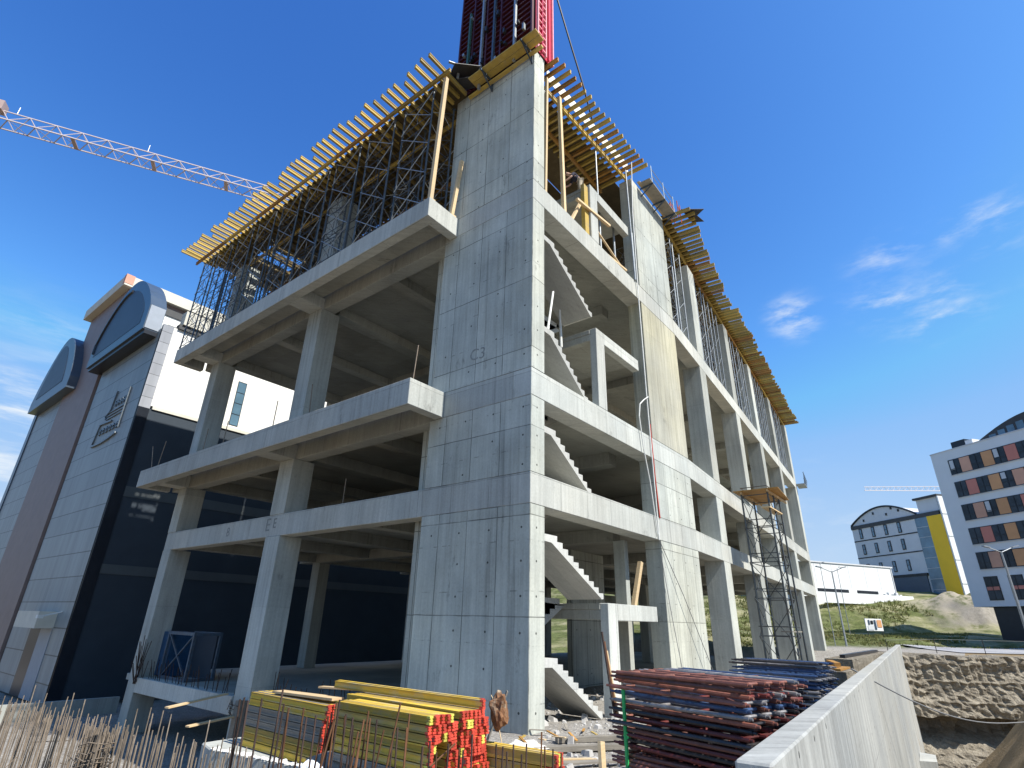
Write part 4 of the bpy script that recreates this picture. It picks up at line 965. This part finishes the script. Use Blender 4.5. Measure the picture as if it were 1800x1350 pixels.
line([(3.7, 2.0, 39.2), (4.98, 2, 36.84), (6.3, 2, 34.55), (7.66, 2, 32.27), (9.4, 2.1, 29.2), (11.5, 2.3, 25.3)], .055, BLKC, 'cable', 'black cable running down from the sky to the roof formwork', 'cable')
pts = []
for i in range(15):
    t = i / 14; pts.append((6.84 + 10.4 * t, -6.21 - 3.58 * t, 1.53 - 1.95 * t - 1.1 * math.sin(PI * t) * .45 + .05))
line(pts, .02, WIREG, 'wire', 'sagging pale wire hanging across the pit from the retaining wall', 'wire')
line([(17.24, -9.79, -.37), (22, -13, -.3), (24, -14.5, -.9)], .02, WIREG, 'wire', 'end of the pale wire on the brown bank', 'wire')

# blue steel crate on the ground floor
CR = thing('steel_crate', 'blue steel crate with X braced frame on the ground floor by the left column', 'crate', (1.0, 22.5, FL))
z0, z1 = FL, 1.75
M().box(.75, 1.9, 23.0, 25.0, z0 + .05, z1 - .05).build('side_panel', plain('crate_blue', (.02, .07, .15), .3, 4, .5, .2), CR)
m = M()
for y in (20.2, 22.95): m.box(.55, .67, y, y + .12, z0, z1).box(1.8, 1.92, y, y + .12, z0, z1)
for z in (z0, z1 - .14): m.box(.55, .67, 20.32, 22.95, z, z + .14).box(1.8, 1.92, 20.32, 22.95, z, z + .14).box(.67, 1.8, 20.2, 20.32, z, z + .12)
m.build('frame', STEELB, CR); M().beam((.6, 20.3, z0 + .1), (.6, 22.95, z1 - .1), .07, .06).beam((.62, 22.95, z0 + .1), (.62, 20.3, z1 - .1), .07, .06).build('cross_brace', STEELB, CR)
M().box(1.75, 1.78, 20.4, 22.9, z0 + .1, z1 - .1).build('rear_panel', NAVY_AND_SHADE, CR)

# ------------------------------------------------------------------ tower crane behind
CRN = thing('tower_crane', 'pale lattice tower crane jib reaching behind the building from the left', 'crane', (-34, 62, -2))
a = Vector((-13.9, 52.4, 44.4)); b = Vector((16.4, 36.0, 44.4)); d = (b - a).normalized(); sd = Vector((-d.y, d.x, 0)).normalized()
st0 = a - d * 24
def cp(t, s_, z): return st0 + d * t + sd * s_ + Vector((0, 0, z))
LJ = 66
M().beam(cp(0, -.75, 0), cp(LJ, -.75, 0), .10, .10).build('bottom_chord', CRANE, CRN); M().beam(cp(0, .75, 0), cp(LJ, .75, 0), .10, .10).build('bottom_chord', CRANE, CRN); M().beam(cp(0, 0, 1.5), cp(LJ, 0, 1.5), .09, .09).build('top_chord', CRANE, CRN)
m = M(); t = 0
while t < LJ - 2:
    for s_ in (-.75, .75): m.tube(cp(t, s_, 0), cp(t + 1.05, 0, 1.5), .042, 5).tube(cp(t + 1.05, 0, 1.5), cp(t + 2.1, s_, 0), .042, 5)
    t += 2.1
m.build('jib_lacing', CRANE, CRN)
m = M(); t = 0
while t < LJ - 2: m.tube(cp(t, -.75, 0), cp(t + 1.05, .75, 0), .035, 4).tube(cp(t + 1.05, .75, 0), cp(t + 2.1, -.75, 0), .05, 5); t += 2.1
m.build('floor_lacing', CRANE, CRN)
for t in (30.2, 36.9, 43.6): M().beam(cp(t, -.75, -.02), cp(t, .75, -.02), .35, .1).build('jib_joint', CRANER, CRN)
M().box(-.6, .6, -.5, .5, 0, 1.0, lambda x, y, z: tuple(cp(23.6 + x, y, z + 1.3))).build('trolley_winch', CRANER, CRN)
for t in (25.2, 36.0): M().tube(cp(t, 0, 1.5), cp(t, 0, 2.4), .04, 5).build('jib_lamp', GALV, CRN)
m = M(); mb = cp(-2, 0, 0)
for sx in (-.9, .9):
    for sy in (-.9, .9): m.tube((mb.x + sx, mb.y + sy, -2.8), (mb.x + sx, mb.y + sy, 52), .1, 5)
for i in range(25):
    z = -2.8 + i * 2.1
    m.tube((mb.x - .9, mb.y - .9, z), (mb.x + .9, mb.y - .9, z + 2.1), .05, 4).tube((mb.x - .9, mb.y + .9, z), (mb.x - .9, mb.y - .9, z + 2.1), .05, 4).tube((mb.x + .9, mb.y - .9, z), (mb.x + .9, mb.y + .9, z + 2.1), .05, 4)
m.build('mast', CRANER, CRN)
FC = thing('tower_crane', 'tiny distant crane jib on the horizon beside the apartment block', 'crane', (292, 4, 10))
a = Vector((281.8, 18.1, 61.3)); b = Vector((320, -31.5, 62.2)); d = (b - a)
m = M().beam(a, b, .3, .3).beam(a + Vector((0, 0, 1.6)), b + Vector((0, 0, 2.4)), .25, .25)
for i in range(24):
    q = a + d * (i / 24); q2 = a + d * ((i + .5) / 24); q3 = a + d * ((i + 1) / 24); m.tube(q, q2 + Vector((0, 0, 1.9)), .1, 4).tube(q2 + Vector((0, 0, 1.9)), q3, .1, 4)
m.build('jib', plain('pale_crane', (.62, .58, .60), .05, 1, .7), FC); M().beam(b - d * .2, (b - d * .2) - Vector((0, 0, 50)), 1.4, 1.4).build('mast', CRANE, FC)

# ------------------------------------------------------------------ buildings, posts and sign beyond the pit
AP = thing('apartment_block', 'pale grey apartment block with rows of dark windows and orange panels', 'building', (76, -14, 2))
az = R_(232); e = (math.cos(az), math.sin(az)); nn = (-.788, .616)
def A(s, o, z): return (83.2 + e[0] * s + nn[0] * o, -9.28 + e[1] * s + nn[1] * o, z)
def AB(name, s0, s1, o0, o1, z0, z1, mat, par=None): return M().box(s0, s1, o0, o1, z0, z1, A).build(name, mat, par or AP)
AB('wall', 0, 18.6, -16, 0, 5.65, 25.6, APT); AB('ground_floor', 1.9, 18.6, -15.5, -.6, 1.0, 5.65, BLACK)
for r in range(5):
    zt = 24.2 - r * 3.05; zb = zt - 1.87
    AB('window_band', 2.2, 18, .0, .05, zb - .1, zt + .1, FRAME); AB('window_sill', 2.15, 18, .0, .12, zb - .16, zb - .1, GREYR)
    for i in range(6):
        s0 = 2.32 + i * 2.9
        if s0 + 1.4 > 18: continue
        w = AB('window', s0, s0 + 1.36, .05, .075, zb, zt, GLASS)
        M().box(s0 + .64, s0 + .72, .076, .12, zb, zt, A).box(s0, s0 + 1.36, .076, .11, zb + .62, zb + .70, A).build('mullion', FRAME, w)
        if random.random() < .4: AB('blind', s0 + .06, s0 + .62, .0755, .08, zb + rnd(.5, 1.1), zt - .04, GREYR, w)
        if s0 + 2.8 < 18.2: AB('coloured_panel', s0 + 1.46, s0 + 2.8, .05, .08, zb, zt, ((PEACH, ORG, CORAL, ORG, PEACH, ORG), (CORAL, ORG, PEACH, ORG, CORAL, ORG), (PEACH, ORG, CORAL, ORG, PEACH, ORG), (CORAL, ORG, PEACH, CORAL, ORG, ORG), (PEACH, ORG, CORAL, ORG, PEACH, ORG))[r][i])
for i in range(5):
    s0 = 2.35 + i * 2.9
    AB('window_band', s0 - .1, s0 + 1.6, 0, .05, 6.35, 9.15, FRAME); AB('window', s0, s0 + 1.5, .05, .075, 6.45, 7.45, GLASS); AB('window', s0, s0 + 1.5, .05, .075, 8.0, 9.05, GLASS); AB('coloured_panel', s0, s0 + 1.5, .05, .08, 7.52, 7.92, CORAL)
    M().box(s0 + .72, s0 + .78, .076, .1, 6.45, 9.05, A).build('mullion', FRAME, AP)
AB('parapet', -.05, 18.65, -16.05, .06, 25.6, 25.72, GREYR)
AB('roof_box', 2.7, 4.6, -6, -.8, 25.72, 26.8, BLACK); AB('roof_box', 4.62, 5.6, -5, -.8, 25.72, 26.5, APT)
prf = [(6.2 + 15 * i / 16, 25.73 + 2.1 * math.sin(PI * i / 16)) for i in range(17)]
M().sweep(prf, lambda u, v, t: A(u, t, v), -12, -.5).build('arched_roof', DARKT, AP)
for i in range(9):
    s0 = 8.0 + i * 1.15; h = 2.1 * math.sin(PI * (s0 - 6.2) / 15)
    AB('roof_window', s0, s0 + .85, -.5, -.47, 25.78, 25.73 + h * .62, GLAZ)

YB_ = thing('commercial_building', 'grey block with small slim windows, low arched roof and yellow corner', 'building', (126, 2, 9))
Q = (123.91, -2.09); ay = R_(51); ye = (math.cos(ay), math.sin(ay)); yn = (-ye[1], ye[0])
def Yb(s, o, z): return (Q[0] + ye[0] * s + yn[0] * o, Q[1] + ye[1] * s + yn[1] * o, z)
def YP(name, s0, s1, o0, o1, z0, z1, mat, par=None): return M().box(s0, s1, o0, o1, z0, z1, Yb).build(name, mat, par or YB_)
YP('wall', -2.4, 13.4, -14, 0, 4, 23.0, GREYR)
for zz in (20.45, 16.95): YP('band', -2.4, 13.4, 0, .06, zz - .11, zz + .11, FRAME)
YP('roof_band', -7.8, 13.5, -.1, .14, 23.0, 23.75, DARKT)
prf = [(-3 + 16.4 * i / 20, 23.75 + 2.9 * math.sin(PI * i / 20) ** .9) for i in range(21)]
M().sweep(prf, lambda u, v, t: Yb(u, t, v), -13, -.1).build('gable', GREYR, YB_)
M().path([Yb(u, .0, v + .1) for u, v in prf], .2, 5).build('roof_trim', FRAME, YB_)
for r, zc in enumerate((21.9, 18.6, 14.6)):
    for i in range(4):
        s0 = 1.0 + i * 3.25; w = YP('window', s0, s0 + .8, .02, .10, zc - 1.05, zc + 1.05, FRAME)
        YP('pane', s0 + .17, s0 + .63, .101, .115, zc - .88, zc - .05, GLAZ, w); YP('pane', s0 + .17, s0 + .63, .101, .115, zc + .05, zc + .88, GLAZ, w)
for i, (s0, zz) in enumerate(((9.6, 24.3), (6.8, 25.4), (3.6, 24.7), (2.2, 25.7), (.6, 25.0))): YP('window', s0, s0 + .4, -.09, .0, zz, zz + .5, FRAME)
YP('ground_floor', -2, 9, .02, .3, 6, 12.4, BRICKG); YP('roof_band', -2.3, 9.3, .02, .35, 12.4, 12.9, FRAME)
YP('glazed_strip', -5.1, -2.42, -13, .1, 4, 22.98, GLAZ); YP('yellow_wall', -8.1, -5.12, -13, .2, 4, 22.99, YELR)
for k in range(9): YP('glazing_bar', -5.1, -2.42, .1, .14, 6 + k * 1.9, 6.06 + k * 1.9, GREYR)
YP('tower_top', -7.7, -3.4, -12, -.3, 23.75, 26.4, GREYR); YP('roof_band', -8.2, -3.0, -12.4, .1, 26.4, 26.8, DARKT)
YP('side_wall', -8.4, -8.12, -14, .1, 4, 26.38, WHITE)
for zz in (10.6, 14.7, 18.9, 23): YP('band', -8.47, -8.41, -14, .1, zz, zz + .18, GREYR)

HL = thing('white_hall', 'long low white hall with a plain sunlit wall behind the field', 'building', (100, 8, 7))
ah = R_(-30); he = (math.cos(ah), math.sin(ah)); hn = (he[1], -he[0])
def Hb(s, o, z): return (108.77 + he[0] * s + hn[0] * o, .91 + he[1] * s + hn[1] * o, z)
M().box(-24, .2, -18, 0, 6, 12.8, Hb).build('wall', WHITE, HL); M().box(-24.2, .4, -18.2, .15, 12.8, 13.0, Hb).build('roof_edge', GREYR, HL)
M().box(-18.5, -11.5, .0, .06, 8.2, 8.75, Hb).build('window', FRAME, HL); M().box(-9.5, -4.5, .0, .06, 8.3, 8.75, Hb).build('window', FRAME, HL)
for s0 in (-3.4, -6.8, -10.6, -14.5, -18.4, -22): M().box(s0, s0 + .06, .0, .03, 9, 12.8, Hb).build('wall_seam', GREYR, HL)
for i in range(5): M().box(-4.6 + i * .9, -4.1 + i * .9, .9, 1.3, 6.8, 8.3 + .3 * (i % 2), Hb).build('loading_crate', (GREYR, WHITE, BRICKG)[i % 3], HL)
M().box(-.1, .0, .0, .12, 6, 12.8, Hb).build('downpipe', GREYR, HL)
tag(M().box(-26, 1.5, 1.5, 1.8, 6.5, 8.1, Hb).build('boundary_wall', WHITE), 'low white boundary wall in front of the white hall', 'wall')
FB = thing('distant_block', 'dark distant block with white window strips seen through the ground floor', 'building', (130, 85, 0))
x, y = dl(150, 12); M().box(x - 12, x + 16, y, y + 10, -3, 17, None).build('wall', NAVY_AND_SHADE, FB)
for i in range(7): M().box(x - 10 + i * 3.6, x - 8.2 + i * 3.6, y - .1, y, 7, 11, None).build('window', WHITE, FB)

def lamp(base, h, heads, label, r=.11):
    t = thing('street_lamp', label, 'street lamp', base)
    M().tube(base, (base[0], base[1], base[2] + h), r, 8, r * .55).build('pole', GALV, t)
    for dx, dy, dz in heads:
        M().tube((base[0], base[1], base[2] + h - .1), (base[0] + dx, base[1] + dy, base[2] + h + dz), .05, 6).build('arm', GALV, t)
        M().beam((base[0] + dx * .8, base[1] + dy * .8, base[2] + h + dz * .85), (base[0] + dx * 1.25, base[1] + dy * 1.25, base[2] + h + dz * 1.15), .3, .1).build('lamp_head', GALV, t)
lamp((60.4, 2.4, .7), 7.9, ((-1.1, 1.0, .4), (.5, -1.1, .4)), 'slim double armed street lamp before the white hall')
lamp((59.5, 3.3, .8), 8.6, ((.2, -.3, .1),), 'thinner lamp post just left of the double armed lamp', .05)
lamp((72, 3.6, 2.0), 8.0, ((.2, -.2, .05),), 'thin bare pole in the middle of the field', .05)
lamp((64.8, -12.8, 1.8), 8.6, ((-1.2, 1.1, .4), (.7, -1.2, .5)), 'white double armed street lamp before the apartment block', .16)
SG = thing('billboard', 'small colourful billboard standing in the green field', 'sign', (71, .9, 2))
sx = lambda u, v: (70.4 + 1.9 * u, 1.5 - 1.5 * u, 2.55 + 1.35 * v)
M().hexa([sx(0, 0), sx(1, 0), (sx(1, 0)[0] + .08, sx(1, 0)[1] + .08, sx(1, 0)[2]), (sx(0, 0)[0] + .08, sx(0, 0)[1] + .08, sx(0, 0)[2]), sx(0, 1), sx(1, 1), (sx(1, 1)[0] + .08, sx(1, 1)[1] + .08, sx(1, 1)[2]), (sx(0, 1)[0] + .08, sx(0, 1)[1] + .08, sx(0, 1)[2])]).build('board', WHITE, SG)
def sq(u0, u1, v0, v1, mat):
    m = M(); q = [sx(u0, v0), sx(u1, v0), sx(u1, v1), sx(u0, v1)]; m.add([(p_[0] - .03, p_[1] - .03, p_[2]) for p_ in q], [(0, 1, 2, 3)]); m.build('printed_patch', mat, SG)
sq(.1, .45, .08, .45, GREYR); sq(.5, .62, .1, .9, BRICKG); sq(.68, .95, .3, .9, ORG); sq(.15, .25, .5, .9, BRICKG); sq(.3, .45, .55, .85, FRAME)
for u in (.05, .95):
    q = sx(u, 0); M().tube((q[0] + .05, q[1] + .05, 1.2), (q[0] + .05, q[1] + .05, 4.0), .05, 5).build('post', STEEL, SG)
FN = thing('wire_fence', 'thin wire fence with dark posts beside the road', 'fence', (70, -3, 1))
pts = [dl(56.8, 36 + i * 4.6) for i in range(10)]
for x, y in pts: z = H(x, y); M().tube((x, y, z - .2), (x, y, z + 1.25), .035, 5).build('post', P_BLK, FN)
for h in (.5, 1.2): M().path([(x, y, H(x, y) + h) for x, y in pts], .012, 4).build('wire', STEEL, FN)

# shrubs and grass
def leafy(loc, r, n, label):
    t = thing('shrub', label, 'shrub', loc); m = M()
    for i in range(n):
        a, b_, q = rnd(0, 2 * PI), rnd(0, 1), rnd(.3, 1) ** .6
        c = Vector((loc[0] + r * q * math.cos(a), loc[1] + r * q * math.sin(a), loc[2] + r * (.1 + 1.2 * b_ * (1 - q * .6)))); u = Vector((rnd(-1, 1), rnd(-1, 1), rnd(-1, 1))).normalized() * rnd(.05, .14); w = u.cross(Vector((rnd(-1, 1), rnd(-1, 1), rnd(-1, 1)))).normalized() * .06
        m.add([c - u, c + w, c + u, c - w], [(0, 1, 2, 3)])
    m.build('foliage', LEAF, t); M().tube(loc, (loc[0], loc[1], loc[2] + r * .7), .03, 5).build('stem', W_G, t)
leafy((-6.3, 33.5, -2.7), 1.0, 700, 'green weedy shrub at the far left foot of the tiled building')
leafy((-4.8, 33.0, -2.7), .7, 400, 'smaller green weed clump beside the tiled building entrance')

def tuft_mat():
    k = NT('field_grass'); tr = k.node('ShaderNodeBsdfTranslucent'); df = k.node('ShaderNodeBsdfDiffuse'); mx_ = k.node('ShaderNodeMixShader'); mx_.inputs[0].default_value = .5
    c = k.mix(k.rng(k.noise(k.pos, .35, 5, .7), .35, .65, 0, 1), (.10, .13, .035), (.26, .24, .11))
    k.put(tr.inputs[0], c); k.put(df.inputs[0], c); k.l.new(df.outputs[0], mx_.inputs[1]); k.l.new(tr.outputs[0], mx_.inputs[2]); k.l.new(mx_.outputs[0], k.n['Material Output'].inputs[0]); return k.m
m = M()
for i in range(9000):
    d = 65.5 + 34 * random.random() ** 1.15; l = rnd(24, 66); x, y = dl(d, l)
    if noise.noise((x * .16, y * .16, 2)) < -.1 or (x > 57 and y < -7.5 and d > 67 and d < 82 and l > 50): continue
    z = H(x, y)
    for q in range(3):
        h = rnd(.10, .34) * (1.5 if d > 90 else 1); a = rnd(0, PI); w = rnd(.04, .14); ox, oy = rnd(-.25, .25), rnd(-.25, .25)
        m.add([(x + ox - w * math.cos(a), y + oy - w * math.sin(a), z - .06), (x + ox + w * math.cos(a), y + oy + w * math.sin(a), z - .06), (x + ox + rnd(-.15, .15), y + oy + rnd(-.15, .15), z + h)], [(0, 1, 2)])
tag(m.build('grass', tuft_mat()), kind='stuff')

# ------------------------------------------------------------------ light, sky, camera
EL = R_(51); sunv = Vector((.02, -1, math.tan(EL))).normalized()
sl = bpy.data.lights.new('sun', 'SUN'); sl.energy = 4.45; sl.angle = R_(.5); sl.color = (1, .96, .89)
so = bpy.data.objects.new('sun', sl); COL.objects.link(so); so.rotation_euler = sunv.to_track_quat('Z', 'Y').to_euler()
W = bpy.data.worlds.new('World'); S.world = W; W.use_nodes = True
t = W.node_tree; n = t.nodes; l = t.links
sk = n.new('ShaderNodeTexSky'); sk.sky_type = 'NISHITA'; sk.sun_disc = False; sk.sun_elevation = EL; sk.sun_rotation = math.atan2(sunv.x, sunv.y)
sk.altitude = 300; sk.air_density = 1.0; sk.dust_density = .6; sk.ozone_density = 4.0
bg = n['Background']; bg.inputs['Strength'].default_value = .11
tc = n.new('ShaderNodeTexCoord'); dirv = tc.outputs['Generated']
def vm(op, a, b=None):
    o = n.new('ShaderNodeVectorMath'); o.operation = op
    (l.new(a, o.inputs[0]) if isinstance(a, bpy.types.NodeSocket) else setattr(o.inputs[0], 'default_value', a))
    if b is not None: (l.new(b, o.inputs[1]) if isinstance(b, bpy.types.NodeSocket) else setattr(o.inputs[1], 'default_value', b))
    return o
def mt(op, a, b, clamp=False):
    o = n.new('ShaderNodeMath'); o.operation = op; o.use_clamp = clamp
    for i, q in enumerate((a, b)): (l.new(q, o.inputs[i]) if isinstance(q, bpy.types.NodeSocket) else setattr(o.inputs[i], 'default_value', q))
    return o.outputs[0]
def mr(v, a, b, c, d):
    o = n.new('ShaderNodeMapRange'); o.interpolation_type = 'SMOOTHSTEP'; l.new(v, o.inputs[0])
    for i, q in enumerate((a, b, c, d)): o.inputs[1 + i].default_value = q
    return o.outputs[0]
mp = n.new('ShaderNodeMapping'); l.new(dirv, mp.inputs[0]); mp.inputs['Scale'].default_value = (4, 7, 22); mp.inputs['Rotation'].default_value = (.62, 0, 0)
nz = n.new('ShaderNodeTexNoise'); l.new(mp.outputs[0], nz.inputs['Vector']); nz.inputs['Scale'].default_value = 1.6; nz.inputs['Detail'].default_value = 10; nz.inputs['Roughness'].default_value = .62; nz.inputs['Distortion'].default_value = .15
cl = None
for c, r0, amp in (((.884, -.02, .470), .10, .8), ((.889, -.071, .455), .09, .95), ((.862, -.128, .495), .09, .95), ((.905, -.05, .425), .06, .75), ((.876, .122, .466), .06, .62), ((.86, -.19, .44), .08, .6), ((.13, .962, .24), .22, .7), ((.10, .97, .15), .25, .7), ((.87, .14, .14), .12, .55)):
    dd = vm('DISTANCE', dirv, Vector(c).normalized()).outputs['Value']
    q = mt('MULTIPLY', mr(dd, r0, 0, 0, 1), amp)
    cl = q if cl is None else mt('MAXIMUM', cl, q)
nz2 = n.new('ShaderNodeTexNoise'); l.new(mp.outputs[0], nz2.inputs['Vector']); nz2.inputs['Scale'].default_value = .55; nz2.inputs['Detail'].default_value = 4
wisp = mt('MULTIPLY', mr(nz.outputs['Fac'], .42, .78, 0, 1), mr(nz2.outputs['Fac'], .36, .62, .15, 1))
cmask = mt('MULTIPLY', mt('MULTIPLY', wisp, cl), 1.7, True)
mx = n.new('ShaderNodeMix'); mx.data_type = 'RGBA'; l.new(cmask, mx.inputs[0])
tint = n.new('ShaderNodeMix'); tint.data_type = 'RGBA'; tint.blend_type = 'MULTIPLY'; tint.inputs[0].default_value = 1; l.new(sk.outputs[0], tint.inputs[6]); tint.inputs[7].default_value = (.80, 1.0, 1.22, 1)
sp = n.new('ShaderNodeSeparateColor'); l.new(tint.outputs[2], sp.inputs[0]); cb = n.new('ShaderNodeCombineColor')
for i, (kk, pw) in enumerate(((.90, 1.95), (.745, 1.6), (1.04, 1.06))): l.new(mt('MINIMUM', mt('MULTIPLY', mt('POWER', sp.outputs[i], pw), kk), (1.35, 2.7, 4.9)[i]), cb.inputs[i])
szv = n.new('ShaderNodeSeparateXYZ'); l.new(dirv, szv.inputs[0])
hz = n.new('ShaderNodeMix'); hz.data_type = 'RGBA'; l.new(mr(szv.outputs[2], .34, .0, 0, .85), hz.inputs[0]); l.new(cb.outputs[0], hz.inputs[6]); hz.inputs[7].default_value = (3.1, 3.85, 4.6, 1)
l.new(hz.outputs[2], mx.inputs[6]); mx.inputs[7].default_value = (4.3, 4.7, 5.1, 1)
l.new(mx.outputs[2], bg.inputs['Color'])

cam = bpy.data.cameras.new('camera'); co = bpy.data.objects.new('camera', cam); COL.objects.link(co); S.camera = co
cam.sensor_width = 36; cam.lens = 36 * 960.787 / 1800; cam.clip_end = 6000; cam.clip_start = .05
Rr = Vector((0.61668559, -0.78688161, 0.02272042)); U = Vector((-0.3267196, -0.22958075, 0.91681349)); Fw = Vector((0.71620751, 0.57280887, 0.39866878))
mw = Matrix((Rr, U, -Fw)).transposed().to_4x4(); mw.translation = Vector((-12.66978827, -9.35022021, 2.575)); co.matrix_world = mw
S.view_settings.view_transform = 'Standard'; S.view_settings.look = 'None'; S.view_settings.exposure = .82; S.view_settings.gamma = 1
S.cycles.max_bounces = 6
